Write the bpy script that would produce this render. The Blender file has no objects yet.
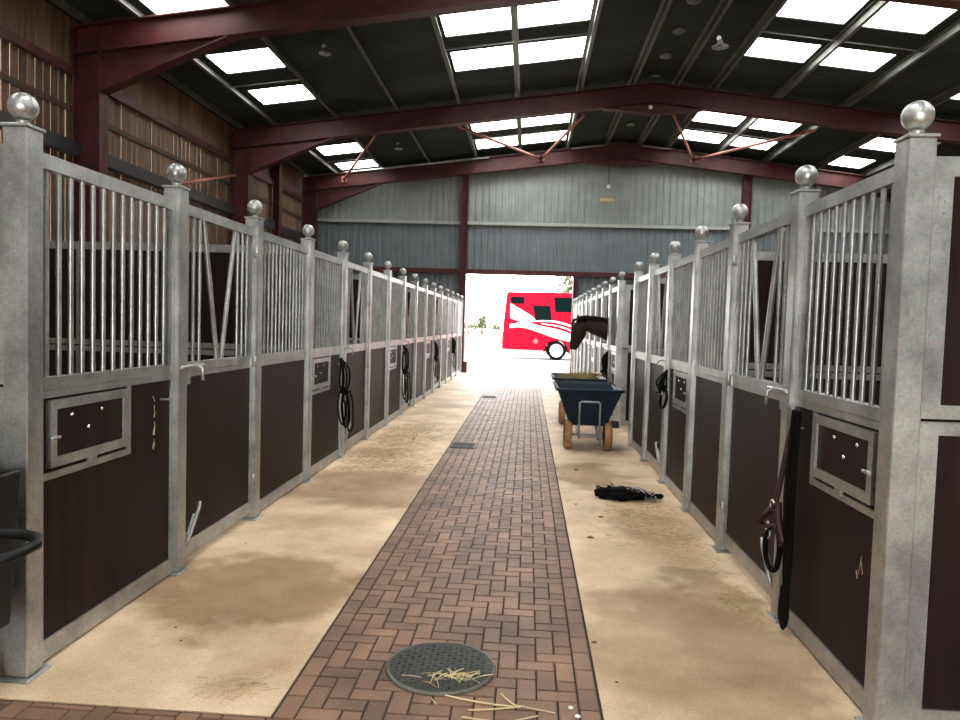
import bpy, math, random
from mathutils import Vector, Matrix

PI = math.pi
scene = bpy.context.scene
COL = scene.collection

# ------------------------------------------------------------------ camera
cam_data = bpy.data.cameras.new('camera')
cam = bpy.data.objects.new('camera', cam_data)
COL.objects.link(cam)
cam_data.sensor_fit = 'HORIZONTAL'
cam_data.sensor_width = 36.0
cam_data.lens = 27.0
cam_data.clip_start = 0.02
cam_data.clip_end = 500
PITCH, YAW, ROLL, EYE = 0.0496, 0.0649, 0.030, 1.48
Fv = Vector((-math.sin(YAW) * math.cos(PITCH), math.cos(YAW) * math.cos(PITCH), -math.sin(PITCH)))
Rv = Vector((math.cos(YAW), math.sin(YAW), 0))
Uv = Rv.cross(Fv)
R2 = Rv * math.cos(ROLL) + Uv * math.sin(ROLL)
U2 = -Rv * math.sin(ROLL) + Uv * math.cos(ROLL)
cam.matrix_world = Matrix(((R2.x, U2.x, -Fv.x, 0), (R2.y, U2.y, -Fv.y, 0), (R2.z, U2.z, -Fv.z, EYE), (0, 0, 0, 1)))
scene.camera = cam

# ------------------------------------------------------------------ light
world = bpy.data.worlds.new('overcast_sky')
scene.world = world
world.use_nodes = True
wn = world.node_tree.nodes
wl = world.node_tree.links
bg = wn['Background']
tc = wn.new('ShaderNodeTexCoord')
sep = wn.new('ShaderNodeSeparateXYZ')
wl.new(tc.outputs['Generated'], sep.inputs[0])
cr = wn.new('ShaderNodeValToRGB')
wl.new(sep.outputs['Z'], cr.inputs[0])
cr.color_ramp.elements[0].position = 0.0
cr.color_ramp.elements[0].color = (1.0, 0.97, 0.93, 1)
cr.color_ramp.elements[1].position = 0.6
cr.color_ramp.elements[1].color = (0.92, 0.96, 1.0, 1)
wl.new(cr.outputs[0], bg.inputs[0])
bg.inputs[1].default_value = 17.0

ROOFLIGHT = 12.5

vs = scene.view_settings
vs.view_transform = 'Standard'
vs.look = 'None'
vs.gamma = 1.0
vs.use_curve_mapping = False
vs.exposure = 0.0
scene.cycles.use_denoising = True
scene.cycles.max_bounces = 7
scene.cycles.diffuse_bounces = 4
scene.cycles.sample_clamp_indirect = 6.0

# ------------------------------------------------------------------ materials
def mat(name, color, rough=0.6, metal=0.0, var=0.0, scale=6.0, bump=0.0, bscale=40.0, col2=None, stretch=(1, 1, 1),
        spec=0.5, emit=None, island=0.0, detail=4.0, wave=None):
    m = bpy.data.materials.new(name)
    m.use_nodes = True
    N, L = m.node_tree.nodes, m.node_tree.links
    b = N['Principled BSDF']
    b.inputs['Base Color'].default_value = (*color, 1)
    b.inputs['Roughness'].default_value = rough
    b.inputs['Metallic'].default_value = metal
    b.inputs['Specular IOR Level'].default_value = spec
    if emit:
        b.inputs['Emission Color'].default_value = (*color, 1)
        b.inputs['Emission Strength'].default_value = emit
    geo = N.new('ShaderNodeNewGeometry')
    mp = N.new('ShaderNodeMapping')
    mp.inputs['Scale'].default_value = stretch
    L.new(geo.outputs['Position'], mp.inputs['Vector'])
    src = None
    if var or col2:
        nz = N.new('ShaderNodeTexNoise')
        nz.inputs['Scale'].default_value = scale
        nz.inputs['Detail'].default_value = detail
        L.new(mp.outputs[0], nz.inputs['Vector'])
        rp = N.new('ShaderNodeValToRGB')
        rp.color_ramp.elements[0].position = 0.33
        rp.color_ramp.elements[1].position = 0.67
        c2 = col2 or tuple(min(1, c * (1 + var)) for c in color)
        c1 = color if col2 else tuple(c * (1 - var) for c in color)
        rp.color_ramp.elements[0].color = (*c1, 1)
        rp.color_ramp.elements[1].color = (*c2, 1)
        L.new(nz.outputs['Fac'], rp.inputs[0])
        src = rp.outputs[0]
        L.new(src, b.inputs['Base Color'])
    if island:
        mx = N.new('ShaderNodeHueSaturation')
        mr = N.new('ShaderNodeMapRange')
        mr.inputs['To Min'].default_value = 1 - island
        mr.inputs['To Max'].default_value = 1 + island
        L.new(geo.outputs['Random Per Island'], mr.inputs['Value'])
        L.new(mr.outputs[0], mx.inputs['Value'])
        if src:
            L.new(src, mx.inputs['Color'])
        else:
            mx.inputs['Color'].default_value = (*color, 1)
        L.new(mx.outputs[0], b.inputs['Base Color'])
    if bump:
        n2 = N.new('ShaderNodeTexNoise')
        n2.inputs['Scale'].default_value = bscale
        n2.inputs['Detail'].default_value = 3
        L.new(mp.outputs[0], n2.inputs['Vector'])
        bp = N.new('ShaderNodeBump')
        bp.inputs['Strength'].default_value = bump
        bp.inputs['Distance'].default_value = 0.01
        L.new(n2.outputs['Fac'], bp.inputs['Height'])
        L.new(bp.outputs[0], b.inputs['Normal'])
    if wave:
        wv = N.new('ShaderNodeTexWave')
        wv.bands_direction = wave[0]
        wv.inputs['Scale'].default_value = wave[1]
        L.new(geo.outputs['Position'], wv.inputs['Vector'])
        bp = N.new('ShaderNodeBump')
        bp.inputs['Strength'].default_value = wave[2]
        bp.inputs['Distance'].default_value = 0.05
        L.new(wv.outputs['Fac'], bp.inputs['Height'])
        L.new(bp.outputs[0], b.inputs['Normal'])
    return m


def galv_material():
    m = bpy.data.materials.new('galvanised_steel')
    m.use_nodes = True
    N, L = m.node_tree.nodes, m.node_tree.links
    b = N['Principled BSDF']
    geo = N.new('ShaderNodeNewGeometry')
    vo = N.new('ShaderNodeTexVoronoi')
    vo.inputs['Scale'].default_value = 110
    L.new(geo.outputs['Position'], vo.inputs['Vector'])
    nz = N.new('ShaderNodeTexNoise')
    nz.inputs['Scale'].default_value = 5
    nz.inputs['Detail'].default_value = 6
    nz.inputs['Roughness'].default_value = 0.65
    L.new(geo.outputs['Position'], nz.inputs['Vector'])
    rp = N.new('ShaderNodeValToRGB')
    rp.color_ramp.elements[0].position = 0.3
    rp.color_ramp.elements[0].color = (0.25, 0.265, 0.255, 1)
    rp.color_ramp.elements[1].position = 0.72
    rp.color_ramp.elements[1].color = (0.52, 0.54, 0.51, 1)
    L.new(nz.outputs['Fac'], rp.inputs[0])
    mx = N.new('ShaderNodeMix')
    mx.data_type = 'RGBA'
    mx.blend_type = 'OVERLAY'
    mx.inputs[0].default_value = 0.16
    L.new(rp.outputs[0], mx.inputs[6])
    L.new(vo.outputs['Color'], mx.inputs[7])
    hs = N.new('ShaderNodeHueSaturation')
    hs.inputs['Saturation'].default_value = 0.55
    L.new(mx.outputs[2], hs.inputs['Color'])
    L.new(hs.outputs[0], b.inputs['Base Color'])
    b.inputs['Metallic'].default_value = 0.78
    mr = N.new('ShaderNodeMapRange')
    mr.inputs['To Min'].default_value = 0.26
    mr.inputs['To Max'].default_value = 0.46
    L.new(nz.outputs['Fac'], mr.inputs['Value'])
    L.new(mr.outputs[0], b.inputs['Roughness'])
    return m


def concrete_material():
    """pale warm concrete with sandy patches and damp stains that have their own places on the floor"""
    m = bpy.data.materials.new('concrete_floor')
    m.use_nodes = True
    N, L = m.node_tree.nodes, m.node_tree.links
    b = N['Principled BSDF']
    geo = N.new('ShaderNodeNewGeometry')
    nz = N.new('ShaderNodeTexNoise')
    nz.inputs['Scale'].default_value = 1.6
    nz.inputs['Detail'].default_value = 8
    nz.inputs['Roughness'].default_value = 0.6
    L.new(geo.outputs['Position'], nz.inputs['Vector'])
    rp = N.new('ShaderNodeValToRGB')
    rp.color_ramp.elements[0].position = 0.3
    rp.color_ramp.elements[0].color = (0.44, 0.30, 0.175, 1)
    rp.color_ramp.elements[1].position = 0.7
    rp.color_ramp.elements[1].color = (0.84, 0.665, 0.47, 1)
    L.new(nz.outputs['Fac'], rp.inputs[0])
    n2 = N.new('ShaderNodeTexNoise')
    n2.inputs['Scale'].default_value = 75
    n2.inputs['Detail'].default_value = 5
    L.new(geo.outputs['Position'], n2.inputs['Vector'])
    r2 = N.new('ShaderNodeValToRGB')
    r2.color_ramp.elements[0].position = 0.36
    r2.color_ramp.elements[0].color = (0.84, 0.81, 0.77, 1)
    r2.color_ramp.elements[1].position = 0.5
    r2.color_ramp.elements[1].color = (1, 1, 1, 1)
    L.new(n2.outputs['Fac'], r2.inputs[0])
    mx = N.new('ShaderNodeMix')
    mx.data_type = 'RGBA'
    mx.blend_type = 'MULTIPLY'
    mx.inputs[0].default_value = 0.8
    L.new(rp.outputs[0], mx.inputs[6])
    L.new(r2.outputs[0], mx.inputs[7])
    cur = mx.outputs[2]
    # warped position for ragged stain edges
    n3 = N.new('ShaderNodeTexNoise')
    n3.inputs['Scale'].default_value = 2.6
    n3.inputs['Detail'].default_value = 5
    L.new(geo.outputs['Position'], n3.inputs['Vector'])
    ctr = N.new('ShaderNodeVectorMath')
    ctr.operation = 'SUBTRACT'
    ctr.inputs[1].default_value = (0.5, 0.5, 0.5)
    L.new(n3.outputs['Color'], ctr.inputs[0])
    sc = N.new('ShaderNodeVectorMath')
    sc.operation = 'SCALE'
    sc.inputs['Scale'].default_value = 1.0
    L.new(ctr.outputs[0], sc.inputs[0])
    ad = N.new('ShaderNodeVectorMath')
    ad.operation = 'ADD'
    L.new(geo.outputs['Position'], ad.inputs[0])
    L.new(sc.outputs[0], ad.inputs[1])
    total = None
    for (x, y, rx, ry, k) in STAINS:
        s1 = N.new('ShaderNodeVectorMath')
        s1.operation = 'SUBTRACT'
        s1.inputs[1].default_value = (x, y, 0)
        L.new(ad.outputs[0], s1.inputs[0])
        s2 = N.new('ShaderNodeVectorMath')
        s2.operation = 'MULTIPLY'
        s2.inputs[1].default_value = (1 / rx, 1 / ry, 0)
        L.new(s1.outputs[0], s2.inputs[0])
        ln = N.new('ShaderNodeVectorMath')
        ln.operation = 'LENGTH'
        L.new(s2.outputs[0], ln.inputs[0])
        mr = N.new('ShaderNodeMapRange')
        mr.inputs['From Min'].default_value = 1.15
        mr.inputs['From Max'].default_value = 0.75
        mr.inputs['To Max'].default_value = k
        L.new(ln.outputs['Value'], mr.inputs['Value'])
        if total is None:
            total = mr.outputs[0]
        else:
            a = N.new('ShaderNodeMath')
            a.operation = 'MAXIMUM'
            L.new(total, a.inputs[0])
            L.new(mr.outputs[0], a.inputs[1])
            total = a.outputs[0]
    m3 = N.new('ShaderNodeMix')
    m3.data_type = 'RGBA'
    m3.blend_type = 'MULTIPLY'
    L.new(total, m3.inputs[0])
    L.new(cur, m3.inputs[6])
    m3.inputs[7].default_value = (0.42, 0.335, 0.25, 1)
    L.new(m3.outputs[2], b.inputs['Base Color'])
    b.inputs['Roughness'].default_value = 0.62
    b.inputs['Specular IOR Level'].default_value = 0.35
    bp = N.new('ShaderNodeBump')
    bp.inputs['Strength'].default_value = 0.2
    bp.inputs['Distance'].default_value = 0.01
    L.new(n2.outputs['Fac'], bp.inputs['Height'])
    L.new(bp.outputs[0], b.inputs['Normal'])
    return m


# x, y, radius x, radius y, strength of the damp patches on the aisle floor
STAINS = [(-1.45, 3.80, 0.66, 0.55, 0.85), (-1.35, 6.35, 0.75, 0.85, 0.72), (-1.75, 7.9, 0.5, 0.3, 0.4), (0.65, 7.30, 0.4, 0.6, 0.75),
          (0.82, 3.30, 0.66, 0.80, 0.62), (0.95, 5.4, 0.4, 0.45, 0.48), (1.1, 4.1, 0.25, 0.25, 0.6), (-1.4, 12.8, 0.5, 0.5, 0.35), (-1.15, 3.0, 0.25, 0.4, 0.25),
          (-1.25, 9.8, 0.6, 0.25, 0.3), (0.9, 10.0, 0.5, 0.4, 0.35)]

GALV = galv_material()
CONC = concrete_material()
BOARD = mat('brown_phenolic_board', (0.0155, 0.0082, 0.0072), rough=0.5, var=0.3, scale=3.0, stretch=(6, 6, 0.6), spec=0.11)
MAROON = mat('maroon_paint', (0.060, 0.0105, 0.012), rough=0.55, var=0.3, scale=4, spec=0.35)
BRACE = mat('orange_red_primer', (0.33, 0.12, 0.085), rough=0.6, var=0.2)
ROOFM = mat('dark_roof_sheet', (0.022, 0.028, 0.026), rough=0.85, var=0.35, scale=0.8, wave=('Y', 2.2, 0.12), spec=0.2)
CLAD = mat('grey_green_cladding', (0.25, 0.28, 0.265), rough=0.5, var=0.12, scale=2.0, spec=0.3)
CLAD2 = mat('darker_lower_cladding', (0.15, 0.18, 0.195), rough=0.5, var=0.1, scale=2.0, spec=0.3)  # darker, bluer tone for the sheets below the gable rail
WOODM = mat('weathered_timber', (0.115, 0.066, 0.038), rough=0.8, var=0.35, scale=3, stretch=(5, 5, 0.5), island=0.35)
CONCWALL = mat('concrete_wall_panel', (0.10, 0.095, 0.09), rough=0.85, var=0.25, scale=3, bump=0.3)
DARKCAP = mat('dark_capping', (0.02, 0.02, 0.02), rough=0.6)
BRICKM = mat('clay_paver', (0.190, 0.108, 0.066), rough=0.55, var=0.28, scale=2.5, island=0.28, bump=0.5, bscale=90, spec=0.35)
PURLM = mat('weathered_zinc', (0.13, 0.135, 0.115), rough=0.5, metal=0.4, var=0.25, scale=3)
SHADEBAND = mat('shade_band_tone', (0.05, 0.03, 0.02), rough=0.8)  # shade put into the colour: dark band across the side wall boards
JOINT = mat('dark_joint_sand', (0.034, 0.022, 0.015), rough=0.9, var=0.4, scale=30)
YARDM = mat('yard_concrete', (0.20, 0.19, 0.175), rough=0.8, var=0.12, scale=1.5)
GRASSM = mat('dry_pasture', (0.060, 0.056, 0.040), rough=0.9, spec=0.05, col2=(0.072, 0.064, 0.046), scale=0.7)
LEAFM = mat('pale_green_leaf', (0.050, 0.068, 0.028), rough=0.8, spec=0.1, col2=(0.085, 0.095, 0.045), scale=2)
BARKM = mat('grey_bark', (0.12, 0.09, 0.07), rough=0.9, var=0.3)
NAVY = mat('navy_plastic', (0.0025, 0.012, 0.026), rough=0.5, var=0.25, scale=5, spec=0.22)
RUST = mat('muddy_tyre', (0.25, 0.115, 0.045), rough=0.8, col2=(0.36, 0.20, 0.10), scale=12, bump=0.4)
STEEL = mat('dull_steel_tube', (0.30, 0.31, 0.31), rough=0.45, metal=0.5, var=0.15)
BLACKP = mat('black_plastic', (0.006, 0.007, 0.007), rough=0.4, spec=0.25, var=0.3)
BLACKR = mat('black_rubber', (0.01, 0.01, 0.011), rough=0.75)
LEATHER = mat('black_leather', (0.004, 0.0035, 0.003), rough=0.75, var=0.3, spec=0.06)
BROWNL = mat('brown_leather', (0.030, 0.011, 0.009), rough=0.5, var=0.3, spec=0.25)
CHROME = mat('bright_metal', (0.75, 0.74, 0.72), rough=0.25, metal=0.9)
WHITEP = mat('white_enamel', (0.75, 0.75, 0.73), rough=0.35)
GREYCLOTH = mat('grey_fleece', (0.32, 0.29, 0.30), rough=0.9, var=0.3, scale=20)
HAYM = mat('hay', (0.42, 0.29, 0.14), rough=0.9, col2=(0.60, 0.46, 0.26), scale=15, island=0.3)
HAYG = mat('green_hay', (0.16, 0.15, 0.05), rough=0.9, col2=(0.32, 0.24, 0.10), scale=9, island=0.3)
STRAWM = mat('straw', (0.62, 0.50, 0.28), rough=0.8, island=0.25)
IRON = mat('cast_iron_cover', (0.022, 0.025, 0.019), rough=0.6, metal=0.2, var=0.4, scale=20, bump=0.6, bscale=60)
IRONRIM = mat('worn_iron_rim', (0.12, 0.115, 0.09), rough=0.6, metal=0.3, var=0.3, scale=12)
REDP = mat('red_vehicle_paint', (0.24, 0.0012, 0.009), rough=0.4, spec=0.06)
WHITEV = mat('white_vehicle_vinyl', (0.62, 0.56, 0.50), rough=0.4)
TANV = mat('tan_vehicle_stripe', (0.40, 0.10, 0.06), rough=0.4)
PINKV = mat('faded_pink_emblem', (0.30, 0.055, 0.06), rough=0.5)
GLASSD = mat('dark_tinted_glass', (0.0015, 0.004, 0.004), rough=0.15, spec=0.02)
TYRE = mat('black_tyre', (0.003, 0.003, 0.0035), rough=0.9, spec=0.03)
HUBM = mat('white_hub', (0.55, 0.53, 0.53), rough=0.4)
HORSEM = mat('dark_bay_coat', (0.018, 0.0085, 0.006), rough=0.6, col2=(0.032, 0.014, 0.009), scale=4, spec=0.25)
MANEM = mat('black_mane_hair', (0.006, 0.004, 0.004), rough=0.85, spec=0.1)
EYEM = mat('dark_eye', (0.003, 0.002, 0.002), rough=0.1)
CREAM = mat('cream_wood', (0.50, 0.38, 0.22), rough=0.8)


def rooflight_material():
    m = bpy.data.materials.new('translucent_rooflight')
    m.use_nodes = True
    N, L = m.node_tree.nodes, m.node_tree.links
    N.remove(N['Principled BSDF'])
    e = N.new('ShaderNodeEmission')
    e.inputs[0].default_value = (1.0, 0.985, 0.955, 1)
    e.inputs[1].default_value = ROOFLIGHT
    L.new(e.outputs[0], N['Material Output'].inputs[0])
    return m


ROOFL = rooflight_material()

# ------------------------------------------------------------------ mesh helpers
class MB:
    def __init__(s):
        s.v, s.f, s.m, s.sm = [], [], [], []
        s.mi = 0

    def add(s, verts, faces, smooth=False):
        o = len(s.v)
        s.v += [tuple(p) for p in verts]
        for f in faces:
            s.f.append(tuple(i + o for i in f))
            s.m.append(s.mi)
            s.sm.append(smooth)
        return s

    def box(s, x0, x1, y0, y1, z0, z1, c=0.0):
        if x1 < x0: x0, x1 = x1, x0
        if y1 < y0: y0, y1 = y1, y0
        if z1 < z0: z0, z1 = z1, z0
        if c <= 0:
            v = [(x0, y0, z0), (x1, y0, z0), (x1, y1, z0), (x0, y1, z0), (x0, y0, z1), (x1, y0, z1), (x1, y1, z1), (x0, y1, z1)]
            return s.add(v, [(0, 3, 2, 1), (4, 5, 6, 7), (0, 1, 5, 4), (1, 2, 6, 5), (2, 3, 7, 6), (3, 0, 4, 7)])
        # chamfered box
        X, Y, Z = (x0, x1), (y0, y1), (z0, z1)
        v, idx = [], {}
        for i in (0, 1):
            for j in (0, 1):
                for k in (0, 1):
                    dx, dy, dz = (c if i == 0 else -c), (c if j == 0 else -c), (c if k == 0 else -c)
                    for a, p in (('x', (X[i], Y[j] + dy, Z[k] + dz)), ('y', (X[i] + dx, Y[j], Z[k] + dz)), ('z', (X[i] + dx, Y[j] + dy, Z[k]))):
                        idx[(i, j, k, a)] = len(v)
                        v.append(p)
        q = lambda *t: tuple(idx[x] for x in t)
        f = []
        for i in (0, 1):
            a = q((i, 0, 0, 'x'), (i, 1, 0, 'x'), (i, 1, 1, 'x'), (i, 0, 1, 'x')); f.append(a if i else a[::-1])
            a = q((0, i, 0, 'y'), (1, i, 0, 'y'), (1, i, 1, 'y'), (0, i, 1, 'y')); f.append(a[::-1] if i else a)
            a = q((0, 0, i, 'z'), (1, 0, i, 'z'), (1, 1, i, 'z'), (0, 1, i, 'z')); f.append(a if i else a[::-1])
            for k in (0, 1):
                f.append(q((i, k, 0, 'x'), (i, k, 1, 'x'), (i, k, 1, 'y'), (i, k, 0, 'y')))
                f.append(q((i, 0, k, 'x'), (i, 1, k, 'x'), (i, 1, k, 'z'), (i, 0, k, 'z')))
                f.append(q((0, i, k, 'y'), (1, i, k, 'y'), (1, i, k, 'z'), (0, i, k, 'z')))
                for j in (0, 1):
                    f.append(q((i, j, k, 'x'), (i, j, k, 'y'), (i, j, k, 'z')))
        return s.add(v, f)

    def tube(s, pts, r, n=10, caps=True, flat=None, closed=False):
        pts = [Vector(p) for p in pts]
        rs = r if isinstance(r, (list, tuple)) else [r] * len(pts)
        ring, faces, verts = [], [], []
        prev = None
        cnt = len(pts)
        for i, p in enumerate(pts):
            if closed:
                t = (pts[(i + 1) % cnt] - pts[i - 1]).normalized()
            else:
                t = (pts[min(i + 1, cnt - 1)] - pts[max(i - 1, 0)]).normalized()
            if prev is None:
                a = Vector((0, 0, 1)) if abs(t.z) < 0.9 else Vector((1, 0, 0))
                u = t.cross(a).normalized()
            else:
                u = (prev - t * prev.dot(t)).normalized()
            prev = u
            w = t.cross(u)
            fl = flat if flat else 1.0
            for k in range(n):
                an = 2 * PI * k / n
                verts.append(p + u * (math.cos(an) * rs[i]) + w * (math.sin(an) * rs[i] * fl))
        segs = cnt if closed else cnt - 1
        for i in range(segs):
            j = (i + 1) % cnt
            for k in range(n):
                k2 = (k + 1) % n
                faces.append((i * n + k, i * n + k2, j * n + k2, j * n + k))
        s.add(verts, faces, True)
        if caps and not closed:
            o = len(s.v) - len(verts)
            s.f.append(tuple(o + k for k in range(n))[::-1]); s.m.append(s.mi); s.sm.append(False)
            s.f.append(tuple(o + (cnt - 1) * n + k for k in range(n))); s.m.append(s.mi); s.sm.append(False)
        return s

    def lathe(s, prof, c=(0, 0, 0), n=20, axis='z', smooth=True):
        """prof = [(radius, height)]"""
        v, f = [], []
        for (r, h) in prof:
            for k in range(n):
                a = 2 * PI * k / n
                p = (r * math.cos(a), r * math.sin(a), h)
                if axis == 'x': p = (p[2], p[0], p[1])
                if axis == 'y': p = (p[1], p[2], p[0])
                v.append((p[0] + c[0], p[1] + c[1], p[2] + c[2]))
        for i in range(len(prof) - 1):
            for k in range(n):
                k2 = (k + 1) % n
                f.append((i * n + k, i * n + k2, (i + 1) * n + k2, (i + 1) * n + k))
        s.add(v, f, smooth)
        return s

    def sphere(s, c, r, n=16, m=10, sc=(1, 1, 1)):
        v = [(c[0], c[1], c[2] - r * sc[2])]
        for i in range(1, m):
            ph = -PI / 2 + PI * i / m
            for k in range(n):
                a = 2 * PI * k / n
                v.append((c[0] + r * sc[0] * math.cos(ph) * math.cos(a), c[1] + r * sc[1] * math.cos(ph) * math.sin(a), c[2] + r * sc[2] * math.sin(ph)))
        v.append((c[0], c[1], c[2] + r * sc[2]))
        f = [(0, 1 + (k + 1) % n, 1 + k) for k in range(n)]
        for i in range(m - 2):
            for k in range(n):
                f.append((1 + i * n + k, 1 + i * n + (k + 1) % n, 1 + (i + 1) * n + (k + 1) % n, 1 + (i + 1) * n + k))
        t = len(v) - 1
        f += [(t, 1 + (m - 2) * n + k, 1 + (m - 2) * n + (k + 1) % n) for k in range(n)]
        return s.add(v, f, True)

    def prism(s, poly, d0, d1, axis='y'):
        """poly in the plane across axis; extruded from d0 to d1"""
        n = len(poly)
        def P(a, b, d):
            return (a, d, b) if axis == 'y' else ((d, a, b) if axis == 'x' else (a, b, d))
        v = [P(a, b, d0) for a, b in poly] + [P(a, b, d1) for a, b in poly]
        f = [tuple(range(n)), tuple(range(2 * n - 1, n - 1, -1))]
        f += [(i, n + i, n + (i + 1) % n, (i + 1) % n) for i in range(n)]
        return s.add(v, f)

    def mesh(s, name, mats):
        me = bpy.data.meshes.new(name)
        me.from_pydata(s.v, [], s.f)
        for mt in (mats if isinstance(mats, (list, tuple)) else [mats]):
            me.materials.append(mt)
        me.polygons.foreach_set('material_index', s.m)
        me.polygons.foreach_set('use_smooth', s.sm)
        me.update()
        return me


def fix_normals(me):
    import bmesh
    b = bmesh.new()
    b.from_mesh(me)
    bmesh.ops.recalc_face_normals(b, faces=b.faces)
    b.to_mesh(me)
    b.free()


def obj(name, mb, mats, parent=None, loc=(0, 0, 0), label=None, kind=None, rz=0.0):
    me = mb.mesh(name, mats) if isinstance(mb, MB) else mb
    if isinstance(mb, MB):
        fix_normals(me)
    o = bpy.data.objects.new(name, me)
    COL.objects.link(o)
    o.location = loc
    o.rotation_euler = (0, 0, rz)
    if parent: o.parent = parent
    if label: o['label'] = label
    if kind: o['kind'] = kind
    return o


def tag(o, label, cat, group=None, kind=None):
    o['label'] = label
    o['category'] = cat
    if group: o['group'] = group
    if kind: o['kind'] = kind
    return o


def thing(name, label, cat, loc=(0, 0, 0), group=None, rz=0.0, kind=None):
    o = bpy.data.objects.new(name, None)
    COL.objects.link(o)
    o.location = loc
    o.rotation_euler = (0, 0, rz)
    return tag(o, label, cat, group, kind)


def children(o):
    return [c for c in bpy.data.objects if c.parent == o]


def copy_tree(o, kids=None, parent=None):
    c = o.copy()
    COL.objects.link(c)
    c.parent = parent
    for ch in (KIDS.get(o.name) or []):
        copy_tree(ch, None, c)
    return c


KIDS = {}
def note(o):
    """remember the children of a thing for copying"""
    ks = children(o)
    KIDS[o.name] = ks
    for k in ks: note(k)
    return o


def struct(name, mb, mats, parent=None, loc=(0, 0, 0), label=None, cat=None):
    o = obj(name, mb, mats, parent, loc)
    if parent is None:
        o['kind'] = 'structure'
        if label: o['label'] = label
        if cat: o['category'] = cat
    return o


ORD = ['first', 'second', 'third', 'fourth', 'fifth', 'sixth', 'seventh', 'eighth', 'ninth', 'tenth', 'eleventh', 'twelfth', 'thirteenth',
       'fourteenth', 'fifteenth', 'sixteenth', 'seventeenth', 'eighteenth', 'nineteenth', 'twentieth']

# ------------------------------------------------------------------ building dimensions (metres)
XL, XR = -6.95, 12.15          # outer walls
YF, YB = -7.0, 22.0            # wall behind the camera, far gable
XRIDGE, ZR, SL = 2.6, 6.90, 0.12   # rafter top at the ridge, slope
def rz_(x, off=0.0): return ZR - SL * abs(x - XRIDGE) + off

# ---- floor
mb = MB()
mb.box(XL - 0.3, -0.908, 2.558, YB + 0.15, -0.15, 0.0)
mb.box(0.338, XR + 0.3, 2.558, YB + 0.15, -0.15, 0.0)
mb.box(-0.908, 0.338, 17.008, YB + 0.15, -0.15, 0.0)
mb.box(XL - 0.3, XR + 0.3, YF, -0.6, -0.15, 0.0)
mb.box(-5.2 + XL + 5.2 - 0.3, -4.2, -0.6, 2.55, -0.15, 0.0)
mb.box(4.2, XR + 0.3, -0.6, 2.55, -0.15, 0.0)
floor = struct('floor', mb, CONC, label='pale warm concrete floor slabs on both sides of the brick path', cat='floor')

mb = MB()
mb.box(-0.908, 0.338, 2.55, 17.008, -0.15, -0.006)
mb.box(-4.2, 4.2, -0.6, 2.558, -0.15, -0.006)
bed = obj('joint_bed', mb, JOINT)

# ---- herringbone pavers
def bricks(x0, x1, y0, y1, border, u=0.082):
    mb = MB()
    rnd = random.Random(4)
    g = 0.0036
    def brick(a0, a1, b0, b1):
        a0, a1, b0, b1 = max(a0, x0), min(a1, x1), max(b0, y0), min(b1, y1)
        if a1 - a0 < 0.01 or b1 - b0 < 0.01: return
        a0 += g; a1 -= g; b0 += g; b1 -= g
        c = 0.003
        h = rnd.uniform(-0.0008, 0.0008)
        v = [(a0, b0, -0.012), (a1, b0, -0.012), (a1, b1, -0.012), (a0, b1, -0.012),
             (a0, b0, -0.003), (a1, b0, -0.003), (a1, b1, -0.003), (a0, b1, -0.003),
             (a0 + c, b0 + c, h), (a1 - c, b0 + c, h), (a1 - c, b1 - c, h), (a0 + c, b1 - c, h)]
        f = [(8, 9, 10, 11)]
        for k in range(4):
            k2 = (k + 1) % 4
            f.append((k, k2, 4 + k2, 4 + k))
            f.append((4 + k, 4 + k2, 8 + k2, 8 + k))
        mb.add(v, f)
    ix0, ix1 = x0, x1
    if border:
        ix0, ix1 = x0 + u, x1 - u
        y = y0
        while y < y1:
            brick(x0, ix0, y, y + 2 * u)
            brick(ix1, x1, y + 0.03, y + 2 * u + 0.03)
            y += 2 * u
    ni = int((ix1 - ix0) / u + 1.5)
    nj = int((y1 - y0) / u + 1.5)
    sx0, sx1 = x0, x1
    for i in range(-1, ni + 1):
        for j in range(-1, nj + 1):
            k = (i - j) % 4
            if k == 0: r = (i, i + 2, j, j + 1)
            elif k == 2: r = (i, i + 1, j - 1, j + 1)
            else: continue
            a0, a1 = max(ix0 + r[0] * u, ix0), min(ix0 + r[1] * u, ix1)
            if a1 > a0: brick(a0, a1, y0 + r[2] * u, y0 + r[3] * u)
    return mb
path = obj('brick_path', bricks(-0.90, 0.33, 2.55, 17.0, True), BRICKM)
tag(path, 'red brown brick path in herringbone bond down the middle of the aisle', 'path', kind='structure')
bed.parent = path
alley = obj('brick_apron', bricks(-4.2, 4.2, -0.6, 2.55, False), BRICKM)
tag(alley, 'strip of red brown pavers crossing in front of the first stables', 'paving', kind='structure')

# ---- yard outside
mb = MB().box(-40, 60, YB + 0.15, 37.5, -0.15, -0.02)
struct('yard_ground', mb, YARDM, label='sunlit pale concrete yard outside the far doorway', cat='ground')
mb = MB().box(-90, 120, 37.5, 160, -0.15, -0.01)
struct('pasture_ground', mb, GRASSM, label='pale dry pasture beyond the yard', cat='ground')

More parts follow.
